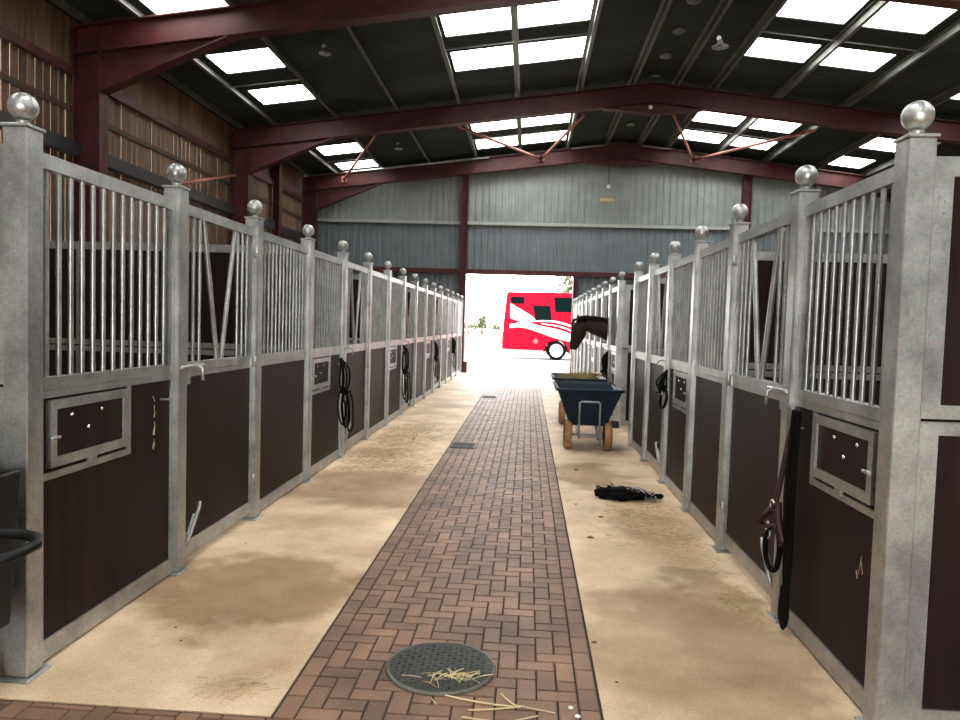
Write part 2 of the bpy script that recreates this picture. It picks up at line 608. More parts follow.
# ---- roof: opaque sheets with openings for the rooflights
RL = []
for y0, y1 in ((-5.1, -4.15), (-3.2, -2.25), (0.6, 1.55), (2.5, 3.45), (6.3, 7.25), (8.2, 9.15), (11.9, 12.95), (13.65, 14.7), (18.2, 19.3), (20.05, 21.1)):
    RL.append((-1.62, -0.45, y0, y1)); RL.append((-0.34, 0.90, y0, y1))
for y0, y1 in ((-5.1, -4.15), (-3.2, -2.25), (1.4, 2.35), (3.3, 4.25), (7.0, 8.0), (9.95, 10.98), (12.5, 13.45), (14.4, 15.35), (19.0, 20.0), (20.95, 21.85)):
    RL.append((-5.80, -4.67, y0, y1))
for y0, y1 in ((-5.1, -4.15), (-3.2, -2.25), (0.6, 1.55), (2.5, 3.45), (6.3, 7.25), (8.2, 9.15), (11.85, 12.85), (13.75, 14.65), (18.1, 19.15), (19.95, 20.9)):
    RL.append((4.0, 5.17, y0, y1)); RL.append((5.39, 6.5, y0, y1))
for y0, y1 in ((1.1, 2.05), (3.0, 3.95), (6.8, 7.75), (8.7, 9.65), (12.6, 13.6), (14.5, 15.5), (18.5, 19.55), (20.45, 21.5)):
    RL.append((8.33, 9.3, y0, y1))
ZS = 0.14
def roof_slope(xa, xb):
    rl = [r for r in RL if r[0] >= xa - 0.01 and r[1] <= xb + 0.01]
    xs = sorted({xa, xb} | {r[0] for r in rl} | {r[1] for r in rl})
    ys = sorted({YF - 0.3, YB + 0.4} | {r[2] for r in rl} | {r[3] for r in rl})
    mb = MB()
    for i in range(len(xs) - 1):
        for j in range(len(ys) - 1):
            cx, cy = (xs[i] + xs[i + 1]) / 2, (ys[j] + ys[j + 1]) / 2
            if any(r[0] < cx < r[1] and r[2] < cy < r[3] for r in rl): continue
            x0, x1, y0, y1 = xs[i], xs[i + 1], ys[j], ys[j + 1]
            z0, z1 = rz_(x0, ZS), rz_(x1, ZS)
            v = [(x0, y0, z0), (x1, y0, z1), (x1, y1, z1), (x0, y1, z0)]
            v += [(a, b, c + 0.06) for a, b, c in v]
            mb.add(v, [(0, 3, 2, 1), (4, 5, 6, 7), (0, 1, 5, 4), (1, 2, 6, 5), (2, 3, 7, 6), (3, 0, 4, 7)])
    return mb
ceil = thing('ceiling', 'dark corrugated roof sheeting over the whole barn', 'roof', kind='structure')
obj('roof_sheeting', roof_slope(XL - 0.4, XRIDGE), ROOFM, ceil)
obj('roof_sheeting', roof_slope(XRIDGE, XR + 0.4), ROOFM, ceil)
for i, (x0, x1, y0, y1) in enumerate(RL):
    z0, z1 = rz_(x0, ZS + 0.02), rz_(x1, ZS + 0.02)
    mb = MB()
    v = [(x0, y0, z0), (x1, y0, z1), (x1, y1, z1), (x0, y1, z0)]
    v += [(a, b, c + 0.02) for a, b, c in v]
    mb.add(v, [(0, 3, 2, 1), (4, 5, 6, 7), (0, 1, 5, 4), (1, 2, 6, 5), (2, 3, 7, 6), (3, 0, 4, 7)])
    w = struct('window_%d' % (i + 1), mb, ROOFL)
    slope = 'left' if x1 < XRIDGE else 'right'
    col = {-1.62: 'outer column beside the ridge, left slope', -0.34: 'inner column beside the ridge, left slope', -5.80: 'column near the left wall',
           4.0: 'inner column, right slope', 5.39: 'outer column, right slope', 8.33: 'column near the right wall'}[x0]
    w['label'] = 'white translucent rooflight in the %s, about %d metres along' % (col, round((y0 + y1) / 2))
    w['category'] = 'rooflight'

# ---- left wall: concrete base, spaced vertical boarding, maroon rails
def side_wall(name, x, s, label):
    w = thing(name, label, 'wall', kind='structure')
    mb = MB().box(x, x - s * 0.18, YF, YB, 0, 2.0)
    obj('concrete_panel', mb, CONCWALL, w)
    mb = MB().box(x + s * 0.10, x - s * 0.045, YF, YB, 3.84, 4.04)
    obj('dark_beam', mb, DARKCAP, w)
    mb = MB()
    y = YF
    rnd = random.Random(7)
    top = rz_(x, ZS)
    while y < YB:
        wd = 0.165
        mb.box(x - s * 0.05, x - s * 0.057, y, y + wd - rnd.choice((0.002, 0.004, 0.006, 0.009)), 2.0, 5.06)
        mb.box(x - s * 0.05, x - s * 0.057, y, y + wd - 0.0005, 5.06, top)
        y += wd
    obj('timber_boards', mb, WOODM, w)
    for z in (5.08,):
        obj('sheeting_rail', MB().box(x + s * 0.05, x - s * 0.05, YF, YB, z - 0.06, z + 0.06), MAROON, w)
    obj('shade_band_rail', MB().box(x - s * 0.01, x - s * 0.05, YF, YB, 4.5, 4.58), SHADEBAND, w)  # dark strip stands in for the shading band on the boards
    return w
side_wall('wall_left', XL, 1, 'brown spaced timber boarding above a concrete base on the left')
side_wall('wall_right', XR, -1, 'timber boarded barn wall behind the right stables')

# ---- gable walls: ribbed cladding with a doorway
DX0, DX1, DZ = -1.92, 1.32, 3.0
def gable(name, y, s, label, dx0, dx1):
    """s = +1: interior on the -y side"""
    w = thing(name, label, 'wall', kind='structure')
    def strip(xa, xb, za, zb, m, nm, follow=False):
        mb = MB()
        pitch, d = 0.20, 0.035
        pts = []
        x = math.floor(xa / pitch) * pitch
        while x < xb:
            for (dx, dd) in ((0, 0), (0.09, 0), (0.115, d), (0.175, d), (0.2, 0)):
                px = x + dx
                if xa <= px <= xb: pts.append((px, dd))
            x += pitch
        pts = [(xa, 0)] + pts + [(xb, 0)]
        v, f = [], []
        for px, dd in pts:
            zt = rz_(px, ZS) if follow else zb
            for t in (0.0, 0.02):
                v.append((px, y - s * dd + s * (t + 0.04), za))
                v.append((px, y - s * dd + s * (t + 0.04), zt))
        for i in range(len(pts) - 1):
            a, b = i * 4, (i + 1) * 4
            f += [(a, b, b + 1, a + 1), (a + 2, a + 3, b + 3, b + 2), (a, a + 2, b + 2, b), (a + 1, b + 1, b + 3, a + 3)]
        mb.add(v, f)
        obj(nm, mb, m, w)
    strip(XL, XRIDGE, 4.53, 0, CLAD, 'upper_cladding', True)
    strip(XRIDGE, XR, 4.53, 0, CLAD, 'upper_cladding', True)
    strip(XL, XR, DZ, 4.53, CLAD2, 'lower_cladding')
    strip(XL, dx0, 0, DZ, CLAD2, 'lower_cladding')
    strip(dx1, XR, 0, DZ, CLAD2, 'lower_cladding')
    obj('sheeting_rail', MB().box(XL, XR, y - s * 0.10, y - s * 0.0, 4.49, 4.58), mat('pale_' + name + '_rail', (0.33, 0.36, 0.33), rough=0.5), w)
    return w
gable('wall_back', YB, 1, 'grey green ribbed gable wall at the far end with a wide doorway', DX0, DX1)
gable('wall_front', YF, -1, 'ribbed gable wall behind the camera', -2.2, 2.4)

mb = MB()
mb.box(XL, XR, YB - 0.14, YB + 0.0, 3.0, 3.14)
trim = struct('trim_1', mb, MAROON, label='dark maroon steel header beam above the far doorway', cat='beam')
mb = MB()
mb.box(-2.12, -2.10, YB - 0.26, YB - 0.02, 0, rz_(-2.1) - 0.35)
mb.box(-1.94, -1.92, YB - 0.26, YB - 0.02, 0, rz_(-2.1) - 0.35)
mb.box(-2.10, -1.94, YB - 0.15, YB - 0.13, 0, rz_(-2.1) - 0.35)
g1 = struct('door_post', mb, MAROON, label='tall maroon gable column left of the far doorway', cat='column')
mb = MB().box(-1.94, -1.80, YB - 0.32, YB - 0.262, 0.0, 0.32).box(-1.94, -1.80, YB - 0.38, YB - 0.262, 0.32, 0.35)
o = obj('door_guide', mb, MAROON)
tag(o, 'small maroon steel guard at the foot of the left gable column', 'guard')
mb = MB()
mb.box(1.31, 1.33, YB - 0.24, YB - 0.02, 0, 3.0)
mb.box(1.42, 1.44, YB - 0.24, YB - 0.02, 0, 3.0)
mb.box(1.33, 1.42, YB - 0.14, YB - 0.12, 0, 3.0)
struct('door_jamb', mb, MAROON, label='maroon steel jamb right of the far doorway', cat='column')
mb = MB()
for x in (6.2, 6.4):
    mb.box(x - 0.01, x + 0.01, YB - 0.24, YB - 0.02, 0, rz_(6.3) - 0.35)
mb.box(6.21, 6.39, YB - 0.14, YB - 0.12, 0, rz_(6.3) - 0.35)
struct('gable_column', mb, MAROON, label='bright maroon gable column right of centre on the far wall', cat='column')

# ---- portal frames
def portal(y, label):
    p = thing('portal_frame', label, 'portal frame', (0, y, 0), 'maroon steel portal frames')
    for s, xw in ((1, XL), (-1, XR)):
        x0, x1 = xw + s * 0.02, xw + s * 0.45
        mb = MB()
        zt = rz_(xw)
        mb.box(x0, x0 + s * 0.02, -0.11, 0.11, 0, zt - 0.02)
        mb.box(x1 - s * 0.02, x1, -0.11, 0.11, 0, rz_(x1) - 0.05)
        mb.prism([(x0, 0), (x1, 0), (x1, rz_(x1) - 0.43), (x0, rz_(x0) - 0.43)], -0.008, 0.008)
        obj('column', mb, MAROON, p)
        mb = MB()
        zr0 = rz_(x0)
        mb.prism([(x0, zr0), (XRIDGE, ZR), (XRIDGE, ZR - 0.02), (x0, zr0 - 0.02)], -0.11, 0.11)
        mb.prism([(x0, zr0 - 0.40), (XRIDGE, ZR - 0.40), (XRIDGE, ZR - 0.42), (x0, zr0 - 0.42)], -0.11, 0.11)
        mb.prism([(x0, zr0 - 0.01), (XRIDGE, ZR - 0.01), (XRIDGE, ZR - 0.41), (x0, zr0 - 0.41)], -0.008, 0.008)
        obj('rafter', mb, MAROON, p)
        mb = MB()
        xh = xw + s * 2.4
        zh0, zh1 = 4.80, rz_(xh) - 0.42
        mb.prism([(x1 - s * 0.02, zh0), (xh, zh1), (xh, zh1 - 0.02), (x1 - s * 0.02, zh0 - 0.02)], -0.11, 0.11)
        mb.prism([(x1 - s * 0.02, rz_(x1) - 0.42), (xh, zh1), (x1 - s * 0.02, zh0)], -0.008, 0.008)
        obj('haunch', mb, MAROON, p)
        mb = MB()
        xa = XRIDGE - s * 1.1
        mb.prism([(XRIDGE, ZR - 0.42), (xa, rz_(xa) - 0.42), (XRIDGE, ZR - 0.66)], -0.008, 0.008)
        mb.prism([(xa, rz_(xa) - 0.42), (XRIDGE, ZR - 0.66), (XRIDGE, ZR - 0.68), (xa, rz_(xa) - 0.44)], -0.11, 0.11)
        obj('apex_haunch', mb, MAROON, p)
    return p
portal(YB - 0.35, 'maroon steel portal frame standing against the far gable wall')
portal(16.4, 'maroon steel portal frame halfway down the barn, before the bay with the orange bracing')
portal(10.65, 'nearest maroon steel portal frame in view, cut off by the top of the picture')
portal(4.9, 'maroon steel portal frame above the first stables, over the picture edge')
portal(-0.85, 'maroon steel portal frame behind the camera')
mb = MB().box(XL + 0.02, XL + 0.2, 19.05, 19.25, 3.2, rz_(XL) )
o = struct('trim_2', mb, MAROON, label='narrow maroon post on the left timber wall between two frames', cat='post')

# ---- purlins
PX = [-6.75, -5.95, -4.52, -3.1, -1.71, -0.395, 0.97, 2.12, 3.08, 3.88, 5.28, 6.72, 8.15, 9.55, 10.95, 11.9]
PN = ['against the left wall', 'left of the small left rooflights', 'right of the small left rooflights', 'across the dark left slope',
      'left of the big left rooflights', 'between the paired left rooflights', 'right of the big left rooflights', 'just left of the ridge', 'just right of the ridge',
      'left of the paired right rooflights', 'between the paired right rooflights', 'right of the paired right rooflights', 'left of the far right rooflights',
      'right of the far right rooflights', 'over the right stalls', 'against the right wall']
for x, nm in zip(PX, PN):
    z = rz_(x)
    mb = MB()
    mb.box(x - 0.003, x + 0.003, YF, YB, z, z + 0.13)
    mb.box(x, x + 0.065, YF, YB, z, z + 0.004)
    mb.box(x - 0.065, x, YF, YB, z + 0.126, z + 0.13)
    mb.box(x + 0.061, x + 0.065, YF, YB, z, z + 0.018)
    o = obj('roof_purlin', mb, PURLM)
    tag(o, 'galvanised roof purlin running the length of the barn %s' % nm, 'purlin', 'galvanised purlins under the roof')

# sag rods between the purlins
for (x0, x1, y, nm) in ((-5.95, -4.52, 13.9, 'between the two nearest small left rooflights'), (-1.71, 0.97, 13.3, 'across the big left rooflights, nearer bay'), (3.88, 6.72, 13.3, 'across the paired right rooflights, nearer bay'),
                        (-5.95, -4.52, 20.4, 'between the two farthest small left rooflights'), (-1.71, 0.97, 19.65, 'across the big left rooflights, far bay'),
                        (3.88, 6.72, 19.5, 'across the paired right rooflights, far bay')):
    mb = MB().tube([(x0, y, rz_(x0) + 0.06), (x1, y, rz_(x1) + 0.06)], 0.012, 6)
    tag(obj('sag_rod', mb, GALV), 'thin pale steel rod %s' % nm, 'rod', 'sag rods')

# ---- roof bracing in the last bay
for a, b, nm in (((-1.76, 16.6, 5.98), (0.19, 21.6, 6.42), 'left arm of the V beneath the big left rooflights'), ((1.09, 16.6, 6.25), (0.25, 21.6, 6.42), 'right arm of the V beneath the big left rooflights'),
                 ((-3.58, 16.6, 5.85), (-5.67, 21.6, 5.72), 'crossing the small left rooflights'), ((6.17, 16.6, 5.98), (4.70, 21.6, 6.46), 'long arm crossing the right rooflights'),
                 ((3.06, 16.6, 6.38), (4.62, 21.6, 6.46), 'short arm left of the right rooflights')):
    mb = MB().tube([a, b], 0.035, 10)
    o = thing('brace_tube', 'orange red roof bracing tube, %s' % nm, 'brace', group='orange roof bracing tubes')
    obj('tube', mb, BRACE, o)
    obj('end_plate', MB().box(b[0] - 0.07, b[0] + 0.07, b[1] - 0.012, b[1] + 0.012, b[2] - 0.09, b[2] + 0.09), BRACE, o)
mb = MB().tube([(-6.8, 13.5, 3.98), (-6.8, 16.28, 4.72)], 0.03, 8)
tag(obj('wall_brace', mb, BRACE), 'slanting dull red brace on the left timber wall', 'brace')
for (xa, xb, nm) in ((-5.6, -1.3, 'left of the doorway'), (1.1, 2.1, 'just left of the ridge'), (3.15, 4.0, 'just right of the ridge')):
    mb = MB().tube([(xa, 21.45, rz_(xa) - 0.03), (xb, 21.45, rz_(xb) - 0.03)], 0.028, 8)
    tag(obj('roof_strut', mb, GALV), 'pale galvanised strut along the far rafter, %s' % nm, 'strut')

# ridge ventilation discs between the two ridge purlins
for k in range(8):
    y = 11.3 + 1.25 * k
    mb = MB().lathe([(0.0, 0), (0.10, 0.0), (0.13, 0.025), (0.13, 0.05)], (2.6, y, ZR + 0.075), 16)
    o = obj('ridge_vent', mb, PURLM)
    tag(o, 'small round grey vent under the ridge', 'vent', 'round vents along the ridge')

# ---- lamps
def pendant(loc, ztop, label, r=0.12):
    t = thing('pendant_lamp', label, 'lamp', loc)
    mb = MB().lathe([(0.02, 0.10), (0.035, 0.09), (r * 0.4, 0.03), (r, 0.0), (r, -0.012), (r * 0.9, -0.005), (0.03, 0.02)], (0, 0, 0), 20)
    obj('lamp_shade', mb, STEEL, t)
    obj('bulb', MB().sphere((-0.02, 0, 0.12), 0.035, 12, 8), WHITEP, t)
    obj('cable', MB().tube([(0, 0, 0.1), (0, 0, ztop - loc[2])], 0.006, 6), BLACKR, t)
    return t
pendant((2.68, 11.0, 5.66), 6.9, 'pendant lamp hanging on a long cable right of the ridge')
pendant((-3.69, 12.6, 6.12), 6.2, 'small white lamp under the left slope, nearer one', 0.11)
pendant((-3.55, 19.0, 6.03), 6.15, 'small white lamp under the left slope, farther one', 0.11)
t = thing('gable_lamp', 'bulb and small box hanging from the far apex before the gable', 'lamp', (2.20, 21.3, 0))
obj('cable', MB().tube([(0, 0, 6.45), (0, 0, 5.62)], 0.012, 6), BLACKR, t)
obj('bulb', MB().sphere((0, 0, 5.58), 0.06, 12, 8), WHITEP, t)
obj('junction_box', MB().box(-0.22, 0.22, 0.35, 0.44, 5.22, 5.30, 0.01), CREAM, t)
mb = MB()
pts = [(1.4 + 2.4 * k / 16, 16.1, 6.5 - 0.16 * math.sin(PI * k / 16) + (0.02 if k < 8 else 0.0)) for k in range(17)]
mb.tube(pts, 0.008, 6)
tag(obj('festoon_cable', mb, BLACKR), 'thin cable sagging below the middle frame apex', 'cable')
tag(obj('hanging_bulb', MB().sphere((2.5, 16.1, 6.30), 0.045, 12, 8), WHITEP), 'tiny bulb on the sagging cable at the middle apex', 'bulb')

# ------------------------------------------------------------------ stables
POST = 0.05      # half width
Z_TOP0, Z_TOP1 = 2.06, 2.12
Z_MID0, Z_MID1 = 1.12, 1.205
LX, RX = -2.00, 1.377
def make_post(label):
    t = thing('stable_post', label, 'post', (0, 0, 0))
    p = obj('post_shaft', MB().box(-POST, POST, -POST, POST, 0.012, 2.19, 0.005), GALV, t)
    obj('post_cap', MB().box(-POST - 0.006, POST + 0.006, -POST - 0.006, POST + 0.006, 2.19, 2.202, 0.002), GALV, t)
    mb = MB().lathe([(0.0, 2.202), (0.026, 2.202), (0.022, 2.214), (0.028, 2.222)], (0, 0, 0), 16)
    mb.sphere((0, 0, 2.276), 0.054, 24, 14)
    obj('ball_finial', mb, GALV, t)
    obj('base_plate', MB().box(-0.068, 0.068, -0.075, 0.075, 0.0, 0.010, 0.003), GALV, t)
    return note(t)

BAR_R = 0.0115
def bar_mesh():
    return MB().tube([(0, 0, Z_MID1 - 0.005), (0, 0, Z_TOP0 + 0.005)], BAR_R, 8, caps=False).mesh('bar', GALV)
BARM = bar_mesh()

def frame_mb(W, z0=0.02):
    """frame in local coords: y from 0 to W, x thickness, aisle side given by s later"""
    mb = MB()
    d = 0.022
    mb.box(-d, d, 0, 0.03, z0, Z_TOP1)
    mb.box(-d, d, W - 0.03, W, z0, Z_TOP1)
    mb.box(-d, d, 0.03, W - 0.03, z0, z0 + 0.085)
    mb.box(-d, d, 0.03, W - 0.03, Z_TOP0, Z_TOP1)
    mb.box(-d - 0.003, d + 0.003, 0.03, W - 0.03, Z_MID0 + 0.035, Z_MID1)
    mb.box(-d, d, 0.03, W - 0.03, Z_MID0 - 0.0, Z_MID0 + 0.033)
    mb.box(-d - 0.008, d + 0.008, -0.045, W + 0.045, Z_TOP0 + 0.004, Z_TOP1 + 0.004) if False else None
    return mb

def make_panel(kind, W, s):
    name = {'hatch': 'stable_screen', 'plain': 'stable_screen', 'door': 'stable_door', 'horse': 'stable_door'}[kind]
    t = thing(name, 'x', 'x')
    z0 = 0.055 if kind in ('door', 'horse') else 0.015
    obj('frame', frame_mb(W, z0), GALV, t)
    mb = MB().box(-0.012, 0.012, 0.025, W - 0.025, z0 + 0.07, Z_MID0 + 0.01)
    obj('kick_board', mb, BOARD, t)
    n = max(8, int(round((W - 0.08) / 0.0835)))
    ys = [0.04 + (W - 0.08) * (k + 0.5) / n for k in range(n)]
    cy = W / 2
    if kind in ('door', 'horse'):
        top, bot = (0.235, 0.035) if kind == 'door' else (0.27, 0.20)
        ys = [y for y in ys if abs(y - cy) > top + 0.01]
        for sg in (-1, 1):
            mb = MB().tube([(0, cy + sg * top, Z_TOP0 + 0.005), (0, cy + sg * (top - 0.015), Z_TOP0 - 0.06), (0, cy + sg * (bot + 0.02), Z_MID1 + 0.1), (0, cy + sg * bot, Z_MID1 - 0.005)], 0.015, 10, caps=False)
            obj('yoke_bar', mb, GALV, t)
    for y in ys:
        b = bpy.data.objects.new('bar', BARM)
        COL.objects.link(b)
        b.location = (0, y, 0)
        b.parent = t
    if kind == 'hatch':
        a = s * 0.022
        h = obj('feed_hatch', MB(), GALV, t) if False else None
        ya, yb = 0.03, 0.69
        mb = MB()
        mb.box(-0.022, 0.022, yb - 0.03, yb, 0.775, Z_MID0)
        mb.box(-0.022, 0.022, ya, yb - 0.03, 0.775, 0.805)
        obj('hatch_surround', mb, GALV, t)
        fr = MB()
        x0, x1 = s * 0.012, s * 0.036
        fr.box(x0, x1, ya + 0.030, ya + 0.070, 0.825, 1.108)
        fr.box(x0, x1, yb - 0.082, yb - 0.042, 0.825, 1.108)
        fr.box(x0, x1, ya + 0.070, yb - 0.082, 0.825, 0.866)
        fr.box(x0, x1, ya + 0.070, yb - 0.082, 1.070, 1.108)
        hatch = obj('feed_hatch', fr, GALV, t)
        pn = MB().box(s * 0.014, s * 0.024, ya + 0.070, yb - 0.082, 0.866, 1.070)
        obj('hatch_board', pn, BOARD, hatch)
        sc = MB()
        for (yy, zz) in ((ya + 0.18, 1.035), (ya + 0.40, 1.035), (ya + 0.30, 0.965)):
            sc.sphere((s * 0.026, yy, zz), 0.009, 8, 6)
        obj('bolts', sc, CHROME, hatch)
        lk = MB().tube([(s * 0.036, ya + 0.03, 0.955), (s * 0.06, ya + 0.03, 0.955)], 0.009, 8)
        lk.tube([(s * 0.055, ya + 0.0, 0.955), (s * 0.055, ya + 0.06, 0.955)], 0.007, 8)
        latch = obj('hatch_latch', lk, STEEL, hatch)
        obj('hinge_tab', MB().box(s * 0.022, s * 0.038, (ya + yb) / 2 - 0.04, (ya + yb) / 2 + 0.02, 0.80, 0.83), GALV, hatch)
        hook = MB().tube([(s * 0.012, W - 0.13, 1.02), (s * 0.06, W - 0.13, 1.02), (s * 0.075, W - 0.13, 1.045)], 0.006, 8)
        obj('tack_hook', hook, STEEL, t)
    if kind in ('door', 'horse'):
        lt = MB()
        lt.box(s * 0.022, s * 0.05, -0.06, 0.16, 1.165, 1.195)
        lt.tube([(s * 0.05, -0.08, 1.185), (s * 0.05, 0.20, 1.185)], 0.010, 8)
        lt.tube([(s * 0.05, 0.10, 1.185), (s * 0.09, 0.10, 1.17), (s * 0.095, 0.10, 1.10)], 0.009, 8)
        lt.box(s * 0.022, s * 0.034, 0.0, 0.07, 1.08, 1.165)
        obj('door_bolt', lt, GALV, t)
        kl = MB()
        kl.tube([(s * 0.03, 0.02, 0.12), (s * 0.055, 0.03, 0.18), (s * 0.07, 0.12, 0.33), (s * 0.06, 0.15, 0.36)], 0.011, 8)
        kl.tube([(s * 0.03, 0.02, 0.14), (s * 0.05, 0.10, 0.30)], 0.008, 8)
        kl.box(s * 0.02, s * 0.035, 0.0, 0.05, 0.08, 0.2)
        obj('kick_latch', kl, GALV, t)
        hg = MB()
        for z in (0.3, 1.16, 1.95):
            hg.box(s * 0.022, s * 0.032, W - 0.05, W + 0.03, z - 0.03, z + 0.03)
            hg.tube([(s * 0.036, W + 0.005, z - 0.04), (s * 0.036, W + 0.005, z + 0.04)], 0.01, 8)
        obj('hinge', hg, GALV, t)
    return note(t)

PROTO_POST = None
PANELS = {}
def put_post(x, y, label, group):
    global PROTO_POST
    if PROTO_POST is None:
        PROTO_POST = o = make_post(label)
    else:
        o = copy_tree(PROTO_POST)
    o.location = (x, y, 0)
    tag(o, label, 'post', group)
    return o

def put_panel(kind, W, s, x, y, label, group):
    key = (kind, W, s)
    if key not in PANELS:
        PANELS[key] = o = make_panel(kind, W, s)
    else:
        o = copy_tree(PANELS[key])
    o.location = (x, y, 0)
    tag(o, label, 'stable door' if kind in ('door', 'horse') else 'stable screen', group)
    return o

def row(x, s, ys, block, horse=None):
    n = len(ys) - 1
    for i in range(n + 1):
        put_post(x, ys[i], 'galvanised post with ball finial, %s from the camera in the %s' % (ORD[i], block), 'posts of the ' + block)
    ph = pl = dr = 0
    for i in range(n):
        W = round(ys[i + 1] - ys[i] - 2 * POST - 0.006, 4)
        yy = ys[i] + POST + 0.003
        k = i % 3
        if k == 0:
            put_panel('hatch', W, s, x, yy, 'stable front with feed hatch, %s from the camera in the %s' % (ORD[ph], block), 'hatch fronts of the ' + block)
            ph += 1
        elif k == 1:
            kd = 'horse' if horse == i else 'door'
            put_panel(kd, W, s, x, yy, ('stable door with the horse looking out, %s' if kd == 'horse' else 'stable door with V opening in the bars, %s')
                      % (ORD[dr] + ' in the ' + block), 'doors of the ' + block)
            dr += 1
        else:
            put_panel('plain', W, s, x, yy, 'plain barred stable front, %s from the camera in the %s' % (ORD[pl], block), 'plain fronts of the ' + block)
            pl += 1

YL = [2.74, 3.975, 5.14, 6.41, 7.63, 8.85, 10.10, 11.34, 12.59, 13.83, 15.07, 16.30, 17.55, 18.82, 20.10, 21.38]
YR1 = [2.735, 3.775, 4.92, 5.97, 7.03, 8.14, 9.24]
YR2 = [round(10.90 + 1.17 * k, 4) for k in range(10)]
row(LX, 1, YL, 'left stable row')
row(RX, -1, YR1, 'near right stable row')
row(RX, -1, YR2, 'far right stable row', horse=1)

# partitions between the stalls and at the ends of the rows
def partition(xa, xb, y, label, group, plate=None):
    t = thing('stall_partition', label, 'partition', (0, y, 0), group)
    if xb < xa: xa, xb = xb, xa
    mb = MB()
    d = 0.022
    mb.box(xa, xb, -d, d, 2.06, 2.13)
    mb.box(xa, xb, -d, d, 1.125, 1.17)
    mb.box(xa, xb, -d, d, 1.185, 1.235)
    mb.box(xa, xb, -d, d, 0.02, 0.10)
    for x in (xa, (xa + xb) / 2 - 0.03, xb - 0.075):
        mb.box(x, x + 0.075, -d, d, 0.10, 1.125)
        mb.box(x, x + 0.075, -d, d, 1.235, 2.06)
    obj('frame', mb, GALV, t)
    obj('board', MB().box(xa + 0.02, xb - 0.02, -0.011, 0.011, 0.09, 1.13), BOARD, t)
    obj('board', MB().box(xa + 0.02, xb - 0.02, -0.011, 0.011, 1.23, 2.065), BOARD, t)
    if plate is not None:
        for z in (1.95, 0.96, 0.28):
            mb = MB().box(plate - 0.022, plate + 0.022, -d - 0.006, -d, z - 0.04, z + 0.04)
            for dz in (-0.02, 0.02):
                mb.sphere((plate, -d - 0.007, z + dz), 0.006, 8, 6)
            obj('fixing_plate', mb, GALV, t, label='pale bolted fixing plate')
    return t
LB_, RB_ = -6.2, 5.9
for k in range(6):
    y = YL[3 * k]
    lab = 'dark boarded end wall of the near left stable beside the first post' if k == 0 else 'dark boarded partition behind the %s stable on the left' % ORD[k - 1]
    partition(LB_, LX - POST - 0.004, y, lab, 'left stall partitions')
for k in range(3):
    y = YR1[3 * k]
    lab = ['dark boarded end wall facing the camera at the far right', 'dark boarded partition behind the first stable on the near right', 'dark boarded end wall where the near right row stops'][k]
    partition(RX + POST + 0.004, RB_, y, lab, 'near right stall partitions', plate=1.475 if k == 0 else None)
for k in range(4):
    y = 10.90 + 3 * k * 1.17
    lab = ['grey framed end wall where the far right row starts', 'dark boarded partition behind the horse stable', 'dark boarded partition second beyond the horse', 'dark boarded partition against the far gable'][k]
    partition(RX + POST + 0.004, RB_, y, lab, 'far right stall partitions')
# stall backs
for (x, y0, y1, nm) in ((LB_, YL[0], YL[-1], 'left stables'), (RB_, YR1[0], YR1[-1], 'near right stables'), (RB_, 10.9, 21.43, 'far right stables')):
    t = thing('stall_back', 'boarded back wall with galvanised rails behind the %s' % nm, 'partition')
    sx = -0.03 if x < 0 else 0.03
    obj('board', MB().box(x + sx - 0.012, x + sx + 0.012, y0, y1, 0.02, 2.06), BOARD, t)
    obj('frame', MB().box(x + sx - 0.024, x + sx + 0.024, y0, y1, 2.062, 2.13).box(x + sx * 0.4 - 0.008, x + sx * 0.4 + 0.008, y0, y1, 1.14, 1.22), GALV, t)

tag(obj('rubber_foot_block', MB().box(RX - 0.11, RX + 0.02, 10.72, 10.80, 0.0, 0.10, 0.01), BLACKR), 'small black block at the foot of the first far right post', 'block')
mb = MB().tube([(1.43, 9.30, 1.19), (1.43, 9.71, 1.19)], 0.014, 8).tube([(1.43, 9.6, 1.19), (1.34, 9.6, 1.22), (1.33, 9.6, 1.15)], 0.011, 8)
mb.box(1.40, 1.46, 9.295, 9.33, 1.14, 1.24)
tag(obj('gate_bolt', mb, GALV), 'galvanised bolt sticking out of the last near right post', 'bolt')

# ------------------------------------------------------------------ ironwork in the floor
t = thing('manhole_cover', 'round dark cast iron manhole cover with straw on it, in the brick path', 'manhole cover', (-0.325, 3.01, 0.0))
mb = MB().lathe([(0.0, 0.009), (0.221, 0.009), (0.221, 0.006)], (0, 0, 0), 48, smooth=False)
rnd = random.Random(3)
for a in range(-7, 8):
    for b in range(-7, 8):
        x, y = a * 0.026, b * 0.026
        if x * x + y * y < 0.205 ** 2:
            mb.box(x - 0.008, x + 0.008, y - 0.003, y + 0.003, 0.008, 0.0115) if (a + b) % 2 else mb.box(x - 0.003, x + 0.003, y - 0.008, y + 0.008, 0.008, 0.0115)
obj('lid', mb, IRON, t)
mb = MB().lathe([(0.222, 0.003), (0.222, 0.010), (0.235, 0.010), (0.238, 0.003)], (0, 0, 0), 48)
obj('rim', mb, IRONRIM, t)
def blade(mb, p, ang, L, w=0.0022, bend=0.2, lift=0.003, rnd=random):
    pts = []
    x, y, z = p
    a = ang
    for k in range(5):
        pts.append((x, y, z + lift * math.sin(PI * k / 4)))
        x += math.cos(a) * L / 4
        y += math.sin(a) * L / 4
        a += bend / 4
    mb.tube(pts, w, 4, caps=False)
rnd = random.Random(21)
mb = MB()
for k in range(34):
    blade(mb, (-0.33 + rnd.gauss(0.04, 0.06), 2.90 + rnd.gauss(0, 0.022), 0.014), rnd.gauss(0.4, 0.8), rnd.uniform(0.04, 0.11), rnd.uniform(0.001, 0.0022), rnd.uniform(-0.7, 0.7))
